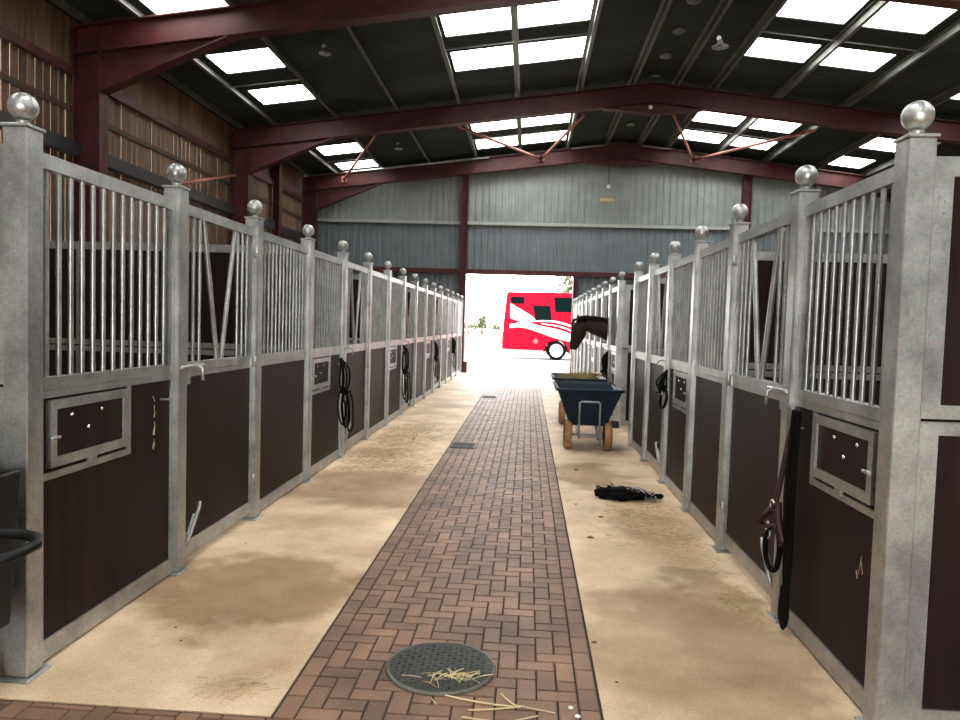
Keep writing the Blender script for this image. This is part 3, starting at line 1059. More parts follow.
tag(obj('straw_wisp', mb, STRAWM), 'wisp of pale straw lying on the manhole cover', 'straw', kind='stuff')
mb = MB()
for (x, y, a, L, w) in ((-0.28, 2.78, -0.35, 0.28, 0.004), (-0.18, 2.68, 0.1, 0.22, 0.003), (-0.06, 2.82, -1.1, 0.12, 0.0035), (-0.33, 2.75, -1.2, 0.05, 0.002), (0.0, 2.74, -0.4, 0.16, 0.003), (-0.2, 2.63, -0.2, 0.3, 0.0035), (-0.02, 2.62, 0.3, 0.12, 0.003)):
    blade(mb, (x, y, 0.004), a, L, w, 0.4)
tag(obj('straw_stalks', mb, STRAWM), 'loose pale straw stalks on the bricks in front of the manhole', 'straw', kind='stuff')
tag(obj('paper_scrap', MB().sphere((0.215, 2.745, 0.005), 0.011, 8, 6, (1, 1, 0.4)), WHITEP), 'upper of two tiny white scraps on the bricks right of the manhole', 'scrap')
tag(obj('paper_scrap', MB().sphere((0.238, 2.685, 0.005), 0.012, 8, 6, (1, 0.9, 0.4)), WHITEP), 'lower of two tiny white scraps on the bricks right of the manhole', 'scrap')
for (y, nm) in ((8.65, 'nearer'), (14.65, 'farther')):
    t = thing('drain_grate', '%s small square drain grate along the left edge of the bricks' % nm, 'drain', (-0.735, y, 0))
    mb = MB()
    for k in range(7):
        yy = -0.15 + k * 0.05
        mb.box(-0.125, 0.125, yy - 0.012, yy + 0.012, 0.002, 0.008)
    obj('grate', mb, IRON, t)
    mb = MB().box(-0.145, -0.125, -0.17, 0.17, 0.0, 0.009).box(0.125, 0.145, -0.17, 0.17, 0.0, 0.009).box(-0.125, 0.125, -0.17, -0.165, 0.0, 0.009).box(-0.125, 0.125, 0.165, 0.17, 0.0, 0.009)
    obj('rim', mb, IRON, t)
    obj('sump', MB().box(-0.125, 0.125, -0.165, 0.165, 0.0005, 0.0018), BLACKR, t)

# ------------------------------------------------------------------ scattered hay on the concrete
def scatter(name, label, spots, n, m, seed, L=(0.02, 0.07)):
    rnd = random.Random(seed)
    mb = MB()
    for (cx, cy, sx, sy, share) in spots:
        for k in range(int(n * share)):
            x, y = rnd.gauss(cx, sx), rnd.gauss(cy, sy)
            if x < -1.9 or x > 1.28: continue
            blade(mb, (x, y, 0.0025), rnd.uniform(0, 2 * PI), rnd.uniform(*L), rnd.uniform(0.0006, 0.0014), rnd.uniform(-1, 1), 0.003)
    o = obj(name, mb, m)
    tag(o, label, 'straw', kind='stuff')
scatter('hay_scatter', 'loose hay strewn over the concrete beside the left stables', [(-1.55, 8.3, 0.22, 0.9, 1.0), (-1.5, 9.6, 0.3, 0.5, 0.4), (-1.25, 7.3, 0.25, 0.3, 0.3), (-1.1, 2.75, 0.06, 0.05, 0.08)], 1500, HAYM, 5)
scatter('hay_litter', 'loose hay strewn by the tack heap in front of the right stables', [(0.95, 5.65, 0.16, 0.4, 0.8), (1.15, 5.1, 0.08, 0.35, 0.3), (1.2, 3.95, 0.05, 0.12, 0.2)], 1300, HAYM, 6)
rnd = random.Random(12)
mb = MB()
for (x, y, r) in [(0.49, 5.05, 0.026), (0.36, 3.35, 0.014), (0.55, 7.45, 0.022), (0.42, 2.98, 0.008), (-1.62, 3.25, 0.008), (-1.53, 3.12, 0.007), (-1.8, 4.55, 0.008), (-1.4, 9.0, 0.02), (0.62, 5.62, 0.02), (0.45, 6.0, 0.012)]:
    mb.sphere((x, y, r * 0.15), r, 8, 5, (1, 0.7, 0.3))
tag(obj('mud_crumbs', mb, mat('dark_mud', (0.10, 0.06, 0.035), rough=0.9)), 'small dark crumbs of mud dropped on the concrete slabs', 'mud', kind='stuff')

# ------------------------------------------------------------------ wheeled muck barrows
def tub(mb, y0, y1, zt, zb, x0, x1, bx0, bx1, by0, by1, th=0.02):
    """open tapered tub with a rim"""
    O = [(x0, y0, zt), (x1, y0, zt), (x1, y1, zt), (x0, y1, zt), (bx0, by0, zb), (bx1, by0, zb), (bx1, by1, zb), (bx0, by1, zb)]
    I = [(x0 + th, y0 + th, zt), (x1 - th, y0 + th, zt), (x1 - th, y1 - th, zt), (x0 + th, y1 - th, zt),
         (bx0 + th, by0 + th, zb + th), (bx1 - th, by0 + th, zb + th), (bx1 - th, by1 - th, zb + th), (bx0 + th, by1 - th, zb + th)]
    v = O + I
    f = [(4, 5, 6, 7), (12, 15, 14, 13)]
    for k in range(4):
        k2 = (k + 1) % 4
        f += [(k, k2, 4 + k2, 4 + k), (8 + k, 12 + k, 12 + k2, 8 + k2), (k, 8 + k, 8 + k2, k2)]
    mb.add(v, f)
def make_barrow(name, label, loc, zt):
    t = thing(name, label, 'barrow', loc, 'blue muck barrows')
    mb = MB()
    tub(mb, 0.0, 1.15, zt, 0.30, -0.38, 0.38, -0.215, 0.215, 0.13, 0.95)
    o = obj('tub', mb, NAVY, t)
    bv = o.modifiers.new('soft', 'BEVEL'); bv.width = 0.02; bv.segments = 3; bv.limit_method = 'ANGLE'
    mb = MB()
    R = [(-0.395, -0.015, zt), (0.395, -0.015, zt), (0.395, 1.165, zt), (-0.395, 1.165, zt)]
    pts = []
    for k in range(4):
        a, b = Vector(R[k]), Vector(R[(k + 1) % 4])
        d = (b - a).normalized()
        pts += [a + d * 0.04, b - d * 0.04]
    mb.tube(pts, 0.018, 8, closed=True)
    obj('rim', mb, NAVY, t)
    fr = MB()
    fr.tube([(-0.12, 0.0, 0.16), (-0.12, 0.0, 0.585), (-0.10, 0.0, 0.60), (0.10, 0.0, 0.60), (0.12, 0.0, 0.585), (0.12, 0.0, 0.16)], 0.012, 10)
    fr.tube([(-0.13, 0.01, 0.19), (0.13, 0.01, 0.19)], 0.02, 8)
    fr.tube([(-0.12, 0.0, 0.18), (-0.12, 0.9, 0.27)], 0.012, 8)
    fr.tube([(0.12, 0.0, 0.18), (0.12, 0.9, 0.27)], 0.012, 8)
    fr.tube([(0.14, 0.02, 0.08), (0.14, 0.02, 0.3)], 0.014, 8)
    obj('tipping_frame', fr, STEEL, t)
    ax = MB().tube([(-0.26, 0.2, 0.18), (0.26, 0.2, 0.18)], 0.014, 8)
    ax.box(-0.15, -0.11, 0.17, 0.23, 0.18, 0.31).box(0.11, 0.15, 0.17, 0.23, 0.18, 0.31)
    obj('axle', ax, STEEL, t)
    for sx in (-1, 1):
        w = MB().lathe([(0.10, -0.035), (0.155, -0.045), (0.178, -0.03), (0.182, 0.0), (0.178, 0.03), (0.155, 0.045), (0.10, 0.035)], (sx * 0.24, 0.2, 0.182), 28, 'x')
        wheel = obj('wheel', w, RUST, t)
        h = MB().lathe([(0.0, -0.02), (0.10, -0.02), (0.11, -0.03), (0.11, 0.03), (0.10, 0.02), (0.0, 0.02)], (sx * 0.24, 0.2, 0.182), 20, 'x')
        obj('hub', h, mat('dusty_hub', (0.30, 0.22, 0.12), rough=0.7), wheel)
    hd = MB()
    for sx in (-1, 1):
        hd.tube([(sx * 0.2, 0.3, 0.27), (sx * 0.2, 0.98, 0.27), (sx * 0.3, 1.26, 0.60), (sx * 0.3, 1.48, 0.68)], 0.014, 8)
        hd.tube([(sx * 0.2, 0.95, 0.0), (sx * 0.2, 0.95, 0.28)], 0.014, 8)
    obj('handle', hd, STEEL, t)
    return t
make_barrow('muck_barrow', 'nearer navy blue two wheeled muck barrow with muddy orange tyres', (0.765, 8.56, 0), 0.735)
make_barrow('muck_barrow', 'farther navy blue muck barrow heaped with hay behind the first', (0.80, 10.78, 0), 0.70)
# hay heap
import mathutils.noise as mn
def heap(mb, cx, cy, rx, ry, z0, h, seed, nx=26, ny=30):
    v, f = [], []
    for i in range(nx + 1):
        for j in range(ny + 1):
            u, w = -1 + 2 * i / nx, -1 + 2 * j / ny
            e = max(0, 1 - max(abs(u), abs(w)) ** 2.2)
            z = z0 + h * e * (0.65 + 0.6 * mn.noise(Vector((u * 2.3 + seed, w * 2.3, seed)))) + 0.03 * mn.noise(Vector((u * 9, w * 9, seed)))
            v.append((cx + u * rx, cy + w * ry, z))
    for i in range(nx):
        for j in range(ny):
            a = i * (ny + 1) + j
            f.append((a, a + 1, a + ny + 2, a + ny + 1))
    mb.add(v, f, True)
mb = MB()
heap(mb, 0.80, 11.36, 0.33, 0.53, 0.58, 0.16, 3.3)
rnd = random.Random(9)
for k in range(420):
    x, y = 0.80 + rnd.uniform(-0.3, 0.3), 11.36 + rnd.uniform(-0.5, 0.5)
    e = 1 - max(abs(x - 0.80) / 0.34, abs(y - 11.36) / 0.54) ** 2
    blade(mb, (x, y, 0.59 + 0.12 * e + rnd.uniform(0, 0.04)), rnd.uniform(0, 6.28), rnd.uniform(0.06, 0.16), 0.003, rnd.uniform(-1, 1), rnd.uniform(0.0, 0.05))
tag(obj('hay_heap', mb, HAYG), 'heap of green and brown hay filling the farther muck barrow', 'hay', kind='stuff')
mb = MB().tube([(1.06, 11.9, 0.70), (1.0, 11.3, 0.78), (1.06, 10.85, 0.80), (1.10, 10.72, 0.79)], 0.014, 8)
mb.sphere((1.08, 10.78, 0.80), 0.035, 10, 8, (1.2, 1, 0.6))
tag(obj('broom_handle', mb, CREAM), 'pale wooden handle lying across the hay in the farther barrow', 'handle')

# black cart at the left edge
t = thing('black_cart', 'black plastic cart with a tubular handle at the left edge of the picture', 'cart', (-2.19, 2.28, 0))
mb = MB()
tub(mb, -0.10, 0.30, 0.88, 0.30, -0.62, 0.30, -0.52, 0.285, -0.06, 0.26, 0.02)
o = obj('tub', mb, BLACKP, t)
bv = o.modifiers.new('soft', 'BEVEL'); bv.width = 0.03; bv.segments = 3; bv.limit_method = 'ANGLE'
mb = MB()
pts = [(0.20, -0.02, 0.715), (0.30, 0.06, 0.712), (0.47, 0.075, 0.705), (0.53, 0.06, 0.70), (0.555, 0.02, 0.69), (0.54, -0.03, 0.68), (0.47, -0.08, 0.655), (0.30, -0.14, 0.60), (0.14, -0.2, 0.55), (0.10, -0.07, 0.50)]
mb.tube(pts, 0.019, 12)
obj('handle', mb, BLACKP, t)
for sx, sy in ((-0.45, -0.0), (-0.45, 0.2), (0.12, 0.05), (0.12, 0.2)):
    mb = MB().lathe([(0.0, -0.02), (0.075, -0.02), (0.08, -0.012), (0.08, 0.012), (0.075, 0.02), (0.0, 0.02)], (sx, sy, 0.08), 18, 'y')
    mb.box(sx - 0.015, sx + 0.015, sy - 0.03, sy + 0.03, 0.10, 0.31)
    obj('wheel', mb, BLACKR, t)
obj('side_shelf', MB().box(0.02, 0.33, -0.17, -0.06, 0.70, 0.722, 0.008), STEEL, t)

# ------------------------------------------------------------------ tack
def strap(mb, pts, w=0.011, flat=0.3):
    # smooth the polyline first
    P = [Vector(p) for p in pts]
    for _ in range(2):
        Q = [P[0]]
        for a, b in zip(P[:-1], P[1:]):
            Q += [a * 0.75 + b * 0.25, a * 0.25 + b * 0.75]
        Q.append(P[-1])
        P = Q
    mb.tube(P, w, 6, flat=flat)
def bridle(label, loc, s, L, m1, m2, group, swing=0.0, seed=1, loops=True):
    """hangs from loc; s = direction of the aisle"""
    rnd = random.Random(seed)
    t = thing('bridle', label, 'bridle', loc, group)
    J = lambda a=0.012: rnd.uniform(-a, a)
    mb = MB()
    for k in range(3):
        strap(mb, [(s * 0.02, -0.01 + J(), 0.02), (s * (0.03 + 0.03 * k), -0.06 + J(), -0.08), (s * (0.03 + 0.035 * k), -0.09 + J(0.02), -L * 0.3), (s * (0.03 + 0.02 * k), -0.02 + J(0.02), -L * 0.45)], 0.015, 0.5)
        strap(mb, [(s * 0.02, 0.01 + J(), 0.02), (s * (0.035 + 0.03 * k), 0.05 + J(), -0.07), (s * (0.04 + 0.03 * k), 0.08 + J(0.02), -L * 0.28), (s * (0.03 + 0.02 * k), 0.03 + J(0.02), -L * 0.46)], 0.015, 0.5)
    obj('headpiece', mb, m1, t)
    mb = MB()
    a = 0.085
    pts = [(s * (0.05 + 0.035 * math.cos(q)), a * math.sin(q) + swing * 0.3, -L * 0.42 - 0.03 * math.cos(q)) for q in [2 * PI * k / 14 for k in range(14)]]
    mb.tube(pts, 0.013, 6, flat=0.4, closed=True)
    strap(mb, [(s * 0.06, -0.08, -L * 0.42), (s * 0.075, -0.02 + swing * 0.6, -L * 0.5), (s * 0.085, 0.10 + swing, -L * 0.53), (s * 0.08, 0.17 + swing, -L * 0.52)], 0.014, 0.5)
    obj('noseband', mb, m2, t)
    mb = MB()
    for k in range(3 if loops else 1):
        yy = 0.05 * k - 0.04
        q = 0.035 + 0.03 * k
        strap(mb, [(s * q, yy - 0.05, -L * 0.42), (s * q, yy - 0.11 + J(0.02), -L * 0.62), (s * (q + 0.015), yy - 0.07, -L * (0.82 + 0.07 * k)), (s * (q + 0.02), yy + 0.02, -L * (0.90 + 0.05 * k)),
                   (s * (q + 0.03), yy + 0.10, -L * (0.80 + 0.07 * k)), (s * (q + 0.02), yy + 0.11 + J(0.02), -L * 0.6), (s * q, yy + 0.04, -L * 0.43)], 0.014, 0.5)
    obj('reins', mb, m1, t)
    mb = MB()
    for q in (-1, 1):
        c = (s * 0.07, q * 0.055 + swing * 0.4, -L * 0.50)
        mb.tube([(c[0], c[1] + 0.028 * math.cos(w), c[2] + 0.028 * math.sin(w)) for w in [2 * PI * k / 12 for k in range(12)]], 0.004, 6, closed=True)
    mb.tube([(s * 0.07, -0.055 + swing * 0.4, -L * 0.50), (s * 0.07, 0.055 + swing * 0.4, -L * 0.50)], 0.005, 6)
    obj('bit', mb, CHROME, t)
    return t
G_B = 'bridles hung along the stable fronts'
bridle('black bridle hanging by the second left door from the camera, nearest on the left', (-1.96, 7.42, 1.06), 1, 0.76, LEATHER, LEATHER, G_B, 0.10, 1)
bridle('black bridle hanging by the third left door, second of those on the left', (-1.96, 11.22, 1.10), 1, 0.95, LEATHER, LEATHER, G_B, 0.0, 2)
bridle('black bridle hanging by the fourth left door with a strap sticking out', (-1.96, 14.95, 1.08), 1, 0.80, LEATHER, LEATHER, G_B, 0.15, 3)
bridle('black bridle hanging by the farthest left door near the doorway', (-1.96, 18.60, 1.10), 1, 0.85, LEATHER, LEATHER, G_B, 0.0, 4)
bridle('small black halter hanging beside the second hatch in the near right row', (1.337, 6.92 - 0.78 + 0.72, 1.08), -1, 0.38, LEATHER, LEATHER, G_B, 0.0, 5, False)
bridle('dark halter hanging in the far right row beneath the horse', (1.337, 11.9, 1.08), -1, 0.7, LEATHER, LEATHER, G_B, 0.0, 6)
# big one on the right: brown strap, dark noseband loops and a long lead rope
t = thing('halter', 'brown and black halter with a long rope hanging by the nearest right door', 'halter', (1.337, 3.62, 1.07), G_B)
s = -1
mb = MB()
strap(mb, [(s * 0.02, -0.05, 0.05), (s * 0.03, 0.02, -0.10), (s * 0.035, 0.08, -0.30), (s * 0.045, 0.12, -0.46), (s * 0.05, 0.24, -0.55)], 0.021, 0.4)
strap(mb, [(s * 0.02, -0.05, 0.05), (s * 0.035, -0.01, -0.12), (s * 0.04, 0.05, -0.32), (s * 0.05, 0.08, -0.46)], 0.017, 0.35)
obj('headpiece', mb, BROWNL, t)
mb = MB()
strap(mb, [(s * 0.05, 0.08, -0.46), (s * 0.06, 0.16, -0.52), (s * 0.07, 0.24, -0.56), (s * 0.07, 0.26, -0.62), (s * 0.06, 0.18, -0.60), (s * 0.05, 0.06, -0.55), (s * 0.05, 0.0, -0.62)], 0.02, 0.45)
strap(mb, [(s * 0.05, 0.06, -0.44), (s * 0.06, 0.02, -0.52), (s * 0.06, -0.06, -0.60), (s * 0.05, -0.02, -0.64)], 0.018, 0.45)
obj('noseband', mb, BROWNL, t)
mb = MB()
strap(mb, [(s * 0.05, 0.14, -0.58), (s * 0.06, 0.20, -0.66), (s * 0.06, 0.18, -0.76), (s * 0.055, 0.10, -0.81), (s * 0.055, 0.03, -0.78), (s * 0.05, 0.0, -0.68), (s * 0.05, 0.03, -0.56)], 0.015, 0.5)
obj('browband', mb, LEATHER, t)
mb = MB()
for dx, dy, dz in ((0, -0.03, 0), (0.012, -0.008, -0.02), (0.025, 0.01, 0.0)):
    strap(mb, [(s * (0.02 + dx * 0.6), -0.055 + dy, 0.04), (s * (0.03 + dx), -0.05 + dy, -0.3), (s * (0.03 + dx * 0.6), -0.06 + dy, -0.7), (s * 0.035, -0.05 + dy, -0.86 + dz), (s * 0.04, -0.08 + dy, -0.96 + dz), (s * 0.04, -0.05 + dy, -1.03 + dz), (s * 0.04, -0.01 + dy, -0.98), (s * 0.035, -0.03 + dy, -0.84)], 0.013, 0.7)
obj('lead_rope', mb, LEATHER, t)
mb = MB()
for c in ((s * 0.055, 0.125, -0.47), (s * 0.055, 0.17, -0.63)):
    mb = MB()
    mb.tube([(c[0], c[1] + 0.026 * math.cos(w), c[2] + 0.026 * math.sin(w)) for w in [2 * PI * k / 12 for k in range(12)]], 0.005, 6, closed=True)
    obj('buckle', mb, CHROME, t)
obj('snap_clip', MB().sphere((s * 0.05, 0.20, -0.60), 0.022, 10, 8, (0.5, 1, 1.6)), CHROME, t)

# straw like scuff marks on two boards
t = obj('hay_wisp', MB(), STRAWM)
mb = MB()
rnd = random.Random(5)
for k in range(12):
    z = 1.06 - 0.28 * rnd.random() ** 0.8
    mb.tube([(-1.984, 3.72 + rnd.gauss(0, 0.006), z), (-1.982, 3.72 + rnd.gauss(0, 0.008), z - 0.03)], 0.0015, 4)
bpy.data.objects.remove(t)
tag(obj('hay_wisp', mb, STRAWM), 'thin wisp of yellow hay stuck to the nearest left board', 'hay', kind='stuff')
mb = MB()
for (a, b) in (((1.360, 2.93, 0.60), (1.360, 2.95, 0.52)), ((1.360, 2.93, 0.58), (1.360, 2.915, 0.53)), ((1.360, 2.97, 0.53), (1.360, 2.955, 0.50))):
    mb.tube([a, b], 0.0012, 4)
tag(obj('hay_wisp', mb, STRAWM), 'few hay stalks stuck low on the nearest right board', 'hay', kind='stuff')

# heap of tack on the right-hand concrete
t = thing('tack_heap', 'tangled heap of black straps dropped on the right concrete slab', 'tack', (0.935, 6.30, 0))
rnd = random.Random(33)
mb = MB()
mb.tube([(-0.30, 0.0, 0.035), (-0.24, 0.01, 0.045), (-0.16, 0.02, 0.043), (-0.06, 0.0, 0.05), (0.04, -0.03, 0.036), (0.12, -0.05, 0.02)], [0.03, 0.043, 0.035, 0.045, 0.032, 0.02], 10)
mb.tube([(-0.27, -0.07, 0.028), (-0.14, -0.10, 0.034), (-0.08, -0.13, 0.03), (-0.02, -0.09, 0.03), (0.10, -0.05, 0.022)], [0.024, 0.03, 0.034, 0.028, 0.02], 10)
obj('padded_girth', mb, LEATHER, t)
mb = MB()
for k in range(30):
    cx, cy = rnd.uniform(-0.20, 0.15), rnd.uniform(-0.12, 0.10)
    r = rnd.uniform(0.04, 0.10)
    a0 = rnd.uniform(0, 6.28)
    hh = rnd.uniform(0.05, 0.085)
    strap(mb, [(cx + r * math.cos(a0 + q) * 1.3, cy + r * 0.8 * math.sin(a0 + q), 0.012 + hh * abs(math.sin(q * 1.7 + k))) for q in (0, 0.8, 1.6, 2.4, 3.2, 4.0)], rnd.uniform(0.007, 0.012), 0.4)
obj('straps', mb, LEATHER, t)
mb = MB()
mb.sphere((0.08, 0.06, 0.045), 0.06, 14, 8, (1.5, 0.8, 0.7))
mb.sphere((0.17, 0.01, 0.035), 0.045, 14, 8, (1.2, 1, 0.7))
mb.sphere((-0.02, 0.09, 0.04), 0.04, 14, 8, (1.6, 0.8, 0.8))
obj('fleece_pad', mb, GREYCLOTH, t, label='grey fleece pad')
mb = MB()
mb.sphere((0.265, 0.02, 0.026), 0.026, 10, 8, (1.3, 0.9, 0.9))
strap(mb, [(0.16, 0.0, 0.03), (0.22, -0.02, 0.015), (0.27, 0.0, 0.02)], 0.012, 0.4)
obj('buckle_end', mb, LEATHER, t)

# ------------------------------------------------------------------ horse
def skin_body(name, pts, edges, radii, mat_, parent, sub=2, root=0):
    me = bpy.data.meshes.new(name)
    me.from_pydata(pts, edges, [])
    me.materials.append(mat_)
    o = bpy.data.objects.new(name, me)
    COL.objects.link(o)
    o.parent = parent
    md = o.modifiers.new('skin', 'SKIN')
    md.use_smooth_shade = True
    if not me.skin_vertices: 
        bpy.context.view_layer.update()
    sv = me.skin_vertices[0].data
    for i, r in enumerate(radii):
        sv[i].radius = r if isinstance(r, tuple) else (r, r)
        sv[i].use_root = (i == root)
    ss = o.modifiers.new('sub', 'SUBSURF')
    ss.levels = sub; ss.render_levels = sub
    return o
HY = 12.66
horse = thing('horse', 'dark bay horse looking out over its stable door into the aisle', 'horse', (0, HY, 0))
P, E_, Rr = [], [], []
def V_(x, y, z, r, link=None):
    P.append((x, y, z)); Rr.append(r)
    if link is not None: E_.append((link, len(P) - 1))
    return len(P) - 1
rump = V_(3.55, 0, 1.18, (0.27, 0.28))
belly = V_(3.0, 0, 1.10, (0.31, 0.30), rump)
chest = V_(2.35, 0, 1.12, (0.29, 0.29), belly)
sh = V_(2.0, 0, 1.20, (0.22, 0.25), chest)
n1 = V_(1.70, 0, 1.35, (0.15, 0.23), sh)
n2 = V_(1.40, 0, 1.455, (0.13, 0.20), n1)
n3 = V_(1.15, 0, 1.52, (0.12, 0.175), n2)
n4 = V_(0.98, 0, 1.545, (0.11, 0.145), n3)
h1 = V_(0.895, 0, 1.475, (0.12, 0.15), n4)
h2 = V_(0.885, 0, 1.37, (0.115, 0.155), h1)
h3 = V_(0.845, 0, 1.25, (0.088, 0.115), h2)
h4 = V_(0.81, 0, 1.15, (0.068, 0.085), h3)
h5 = V_(0.795, 0, 1.08, (0.062, 0.076), h4)
t1 = V_(3.82, 0, 1.22, 0.12, rump)
for sy in (-1, 1):
    a = V_(2.15, sy * 0.16, 0.90, 0.12, sh)
    b = V_(2.15, sy * 0.16, 0.50, 0.06, a)
    c = V_(2.15, sy * 0.16, 0.14, 0.045, b)
    V_(2.12, sy * 0.16, 0.04, 0.058, c)
    a = V_(3.45, sy * 0.17, 0.88, 0.16, rump)
    b = V_(3.68, sy * 0.17, 0.55, 0.07, a)
    c = V_(3.62, sy * 0.17, 0.16, 0.045, b)
    V_(3.58, sy * 0.17, 0.045, 0.058, c)
body = skin_body('body', P, E_, Rr, HORSEM, horse)
for sy in (-1, 1):
    mb = MB()
    mb.lathe([(0.024, 0.0), (0.028, 0.03), (0.020, 0.07), (0.003, 0.115)], (0.865, sy * 0.055, 1.585), 10)
    obj('ear', mb, HORSEM, horse)
    obj('eye', MB().sphere((0.80, sy * 0.092, 1.40), 0.020, 10, 8), EYEM, horse)
    obj('nostril', MB().sphere((0.735, sy * 0.030, 1.10), 0.014, 8, 6, (0.6, 0.8, 1.2)), EYEM, horse)
mb = MB()
mn_pts = [(0.86, 0, 1.64), (0.92, 0, 1.675), (1.02, 0, 1.685), (1.2, 0, 1.675), (1.4, 0, 1.645), (1.65, 0, 1.575), (1.95, 0, 1.48)]
rnd = random.Random(8)
for k in range(len(mn_pts) - 1):
    a, b = Vector(mn_pts[k]), Vector(mn_pts[k + 1])
    for q in range(14):
        p = a.lerp(b, q / 14)
        sgn = -1
        L = rnd.uniform(0.06, 0.11)
        mb.tube([(p.x, 0, p.z - 0.012), (p.x, sgn * 0.05, p.z - 0.005), (p.x + rnd.uniform(-0.02, 0.02), sgn * 0.115, p.z - L * 0.55), (p.x + rnd.uniform(-0.03, 0.03), sgn * 0.13, p.z - L)], [0.014, 0.013, 0.010, 0.003], 5)
mb.tube([(0.88, 0, 1.63), (0.80, 0, 1.60), (0.765, 0, 1.53), (0.76, 0, 1.45)], [0.03, 0.03, 0.022, 0.006], 6)
obj('mane', mb, MANEM, horse)
mb = MB()
mb.tube([(3.86, 0, 1.25), (3.95, 0, 1.12), (3.98, 0, 0.8), (3.97, 0, 0.5)], [0.04, 0.06, 0.07, 0.01], 8)
obj('tail', mb, MANEM, horse)

# ------------------------------------------------------------------ red horse lorry outside
lorry = thing('horse_lorry', 'bright red horse lorry with white swoosh stripes parked in the yard', 'lorry', (0, 32.0, 0))
YD = 2.45
poly = [(-1.10, 0.42), (-1.12, 0.62), (-1.10, 1.5), (-0.98, 2.88), (-0.94, 2.96), (5.4, 3.02), (5.5, 2.9), (5.5, 1.9), (6.6, 1.85), (7.0, 1.2), (7.0, 0.42), (1.80, 0.42), (1.74, 0.64), (1.58, 0.80),
        (1.28, 0.86), (0.98, 0.78), (0.82, 0.60), (0.78, 0.40)]
o = obj('body', MB().prism(poly, 0, YD), REDP, lorry)
bv = o.modifiers.new('soft', 'BEVEL'); bv.width = 0.03; bv.segments = 2; bv.limit_method = 'ANGLE'; bv.angle_limit = 0.9
obj('skirt', MB().box(-0.95, 0.7, 0.08, YD - 0.08, 0.30, 0.42).box(1.9, 6.8, 0.08, YD - 0.08, 0.25, 0.42), mat('pale_skirt', (0.5, 0.45, 0.42), rough=0.6), lorry)
def rounded(poly, r=0.04):
    out = []
    n = len(poly)
    for i in range(n):
        p, a, b = Vector(poly[i]), Vector(poly[i - 1]), Vector(poly[(i + 1) % n])
        u, w = (a - p).normalized() * r, (b - p).normalized() * r
        for k in range(4):
            q = k / 3
            out.append(tuple((p + u * (1 - q) ** 2 + w * q ** 2)))
    return out
for pl in ([(-0.78, 2.73), (-0.21, 2.73), (-0.20, 2.46), (-0.75, 2.46)], [(0.23, 2.35), (0.93, 2.35), (1.02, 1.77), (0.33, 1.77)], [(1.15, 2.73), (2.2, 2.75), (2.2, 2.15), (1.22, 2.15)]):
    cx = sum(p[0] for p in pl) / 4; cz = sum(p[1] for p in pl) / 4
    big = [(cx + (a - cx) * 1.06, cz + (b - cz) * 1.10) for a, b in pl]
    wf = obj('window', MB().prism(rounded(big), -0.012, 0.01), TYRE, lorry)
    obj('pane', MB().prism(rounded(pl), -0.018, 0.0), GLASSD, wf)
def curve_poly(top, bot):
    def sm(P):
        P = [Vector(p) for p in P]
        for _ in range(2):
            Q = [P[0]]
            for a, b in zip(P[:-1], P[1:]): Q += [a * 0.75 + b * 0.25, a * 0.25 + b * 0.75]
            P = Q + [P[-1]]
        return [tuple(p) for p in P]
    return sm(top) + sm(bot)[::-1]
def ribbon(top, bot, d):
    """strip of quads between two smoothed edges"""
    def sm(P, n=24):
        P = [Vector(p) for p in P]
        for _ in range(2):
            Q = [P[0]]
            for a, b in zip(P[:-1], P[1:]): Q += [a * 0.75 + b * 0.25, a * 0.25 + b * 0.75]
            P = Q + [P[-1]]
        out = []
        for k in range(n + 1):
            t_ = k / n * (len(P) - 1); i = min(int(t_), len(P) - 2)
            out.append(P[i].lerp(P[i + 1], t_ - i))
        return out
    a, b = sm(top), sm(bot)
    mb = MB()
    n = len(a)
    v = [(p.x, -d, p.y) for p in a] + [(p.x, -d, p.y) for p in b] + [(p.x, 0.001, p.y) for p in a] + [(p.x, 0.001, p.y) for p in b]
    f = []
    for i in range(n - 1):
        f += [(i, i + 1, n + i + 1, n + i), (i, 2 * n + i, 2 * n + i + 1, i + 1), (n + i, n + i + 1, 3 * n + i + 1, 3 * n + i)]
    f += [(0, n, 3 * n, 2 * n), (n - 1, 3 * n - 1, 4 * n - 1, 2 * n - 1)]
    mb.add(v, f)
    return mb
obj('white_stripe', ribbon([(-0.81, 2.46), (-0.3, 2.17), (0.2, 1.90), (0.32, 1.75)], [(-0.79, 1.80), (-0.5, 1.70), (-0.34, 1.65), (0.30, 1.70)], 0.006), WHITEV, lorry)
obj('white_stripe', ribbon([(-0.82, 1.52), (-0.1, 1.66), (0.46, 1.50), (1.32, 1.36), (1.9, 1.18), (2.6, 0.9)], [(-0.81, 1.36), (-0.27, 1.43), (0.47, 1.22), (1.34, 0.92), (1.9, 0.82), (2.6, 0.75)], 0.007), WHITEV, lorry)
obj('white_stripe', ribbon([(-0.1, 1.67), (0.82, 1.77), (1.37, 1.71), (1.9, 1.56), (2.6, 1.3)], [(-0.1, 1.64), (0.82, 1.69), (1.37, 1.63), (1.9, 1.48), (2.6, 1.2)], 0.008), WHITEV, lorry)
obj('white_stripe', ribbon([(0.6, 1.60), (1.38, 1.53), (1.9, 1.36), (2.6, 1.05)], [(0.6, 1.57), (1.38, 1.47), (1.9, 1.29), (2.6, 1.0)], 0.009), WHITEV, lorry)
star = []
for k in range(16):
    r = 0.15 if k % 2 == 0 else 0.07
    star.append((0.36 + r * math.cos(k * PI / 8), 0.80 + r * math.sin(k * PI / 8)))
obj('emblem', MB().prism(star, -0.006, 0.001), PINKV, lorry)
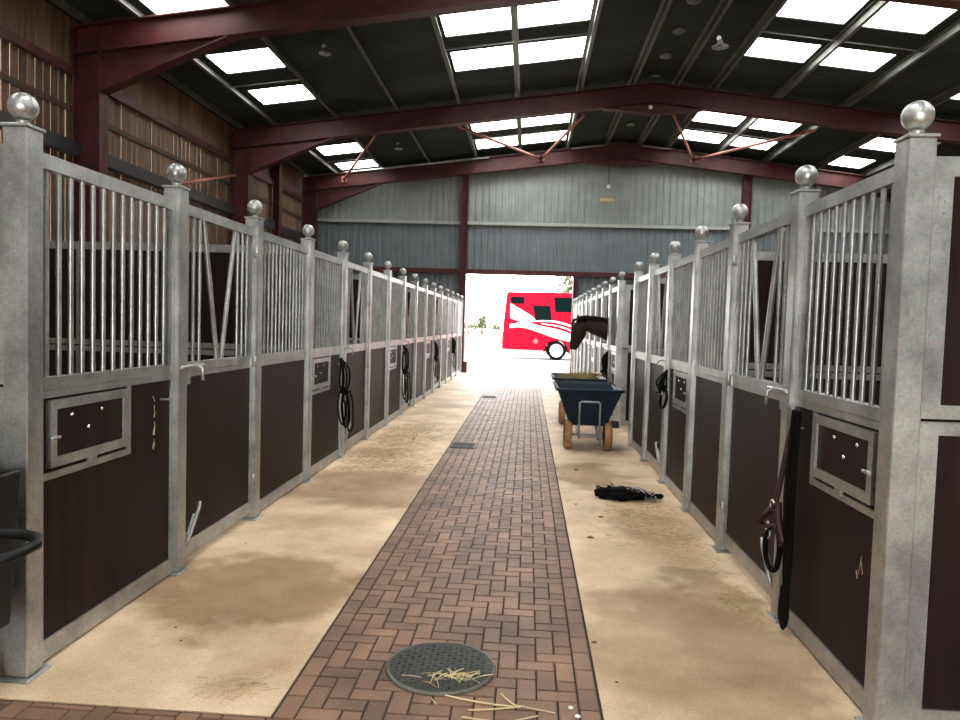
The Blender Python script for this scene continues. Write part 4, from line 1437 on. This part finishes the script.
for (cx, yy) in ((1.29, 0.16), (5.9, 0.16), (1.29, YD - 0.16), (5.9, YD - 0.16)):
    w = MB().lathe([(0.30, -0.13), (0.38, -0.14), (0.42, -0.10), (0.42, 0.10), (0.38, 0.14), (0.26, 0.13)], (cx, yy, 0.41), 32, 'y')
    wheel = obj('wheel', w, TYRE, lorry)
    obj('hub', MB().lathe([(0.0, -0.09), (0.09, -0.11), (0.12, -0.07), (0.25, -0.11), (0.29, -0.145), (0.29, 0.145), (0.0, 0.1)], (cx, yy, 0.41), 28, 'y'), HUBM, wheel)
obj('chassis', MB().box(-0.8, 6.8, 0.5, YD - 0.5, 0.35, 0.6), BLACKP, lorry)

# ------------------------------------------------------------------ greenery far beyond
def shrub(name, label, x, y, h, w, seed, group, cat='shrub'):
    rnd = random.Random(seed)
    t = thing(name, label, cat, (x, y, 0), group)
    tr = MB()
    tr.tube([(0, 0, 0), (0.05, 0, h * 0.4), (0, 0, h * 0.75)], [0.06 * h, 0.045 * h, 0.015 * h], 8)
    for k in range(5):
        a = rnd.uniform(0, 6.28)
        tr.tube([(0.03, 0, h * 0.3), (math.cos(a) * w * 0.3, math.sin(a) * w * 0.3, h * rnd.uniform(0.5, 0.85))], [0.03 * h, 0.01 * h], 6)
    obj('trunk', tr, BARKM, t)
    mb = MB()
    for k in range(700):
        a, b = rnd.uniform(0, 6.28), rnd.uniform(-0.6, 1)
        r = rnd.random() ** 0.4
        cx = w * 0.5 * r * math.cos(a) * math.sqrt(max(0, 1 - b * b * 0.8))
        cy = w * 0.5 * r * math.sin(a) * math.sqrt(max(0, 1 - b * b * 0.8))
        cz = h * 0.6 + h * 0.4 * r * b
        s_ = rnd.uniform(0.05, 0.09) * (h / 2) ** 0.5
        n = Vector((rnd.gauss(0, 1), rnd.gauss(0, 1), rnd.gauss(0, 1))).normalized()
        u = n.orthogonal().normalized(); v_ = n.cross(u)
        c = Vector((cx, cy, cz))
        mb.add([c - u * s_ * 1.6, c - v_ * s_, c + u * s_ * 1.6, c + v_ * s_], [(0, 1, 2, 3)])
    obj('foliage', mb, LEAFM, t)
for i, (x, y, h, w) in enumerate([(-8.9, 108, 1.8, 3.0), (-6.7, 106, 2.9, 1.5), (-4.7, 110, 1.6, 1.5), (-7.4, 114, 1.6, 3.2)]):
    shrub('shrub', ['wide pale green shrub at the left of the doorway view', 'tallest of the pale shrubs beyond the yard', 'small shrub beside the back of the lorry', 'low pale shrub behind the others beyond the yard'][i], x, y, h, w, i + 40, 'shrubs beyond the yard')
shrub('tree', 'large tree far behind the lorry', 4.3, 62, 8.8, 4.4, 90, None, 'tree')
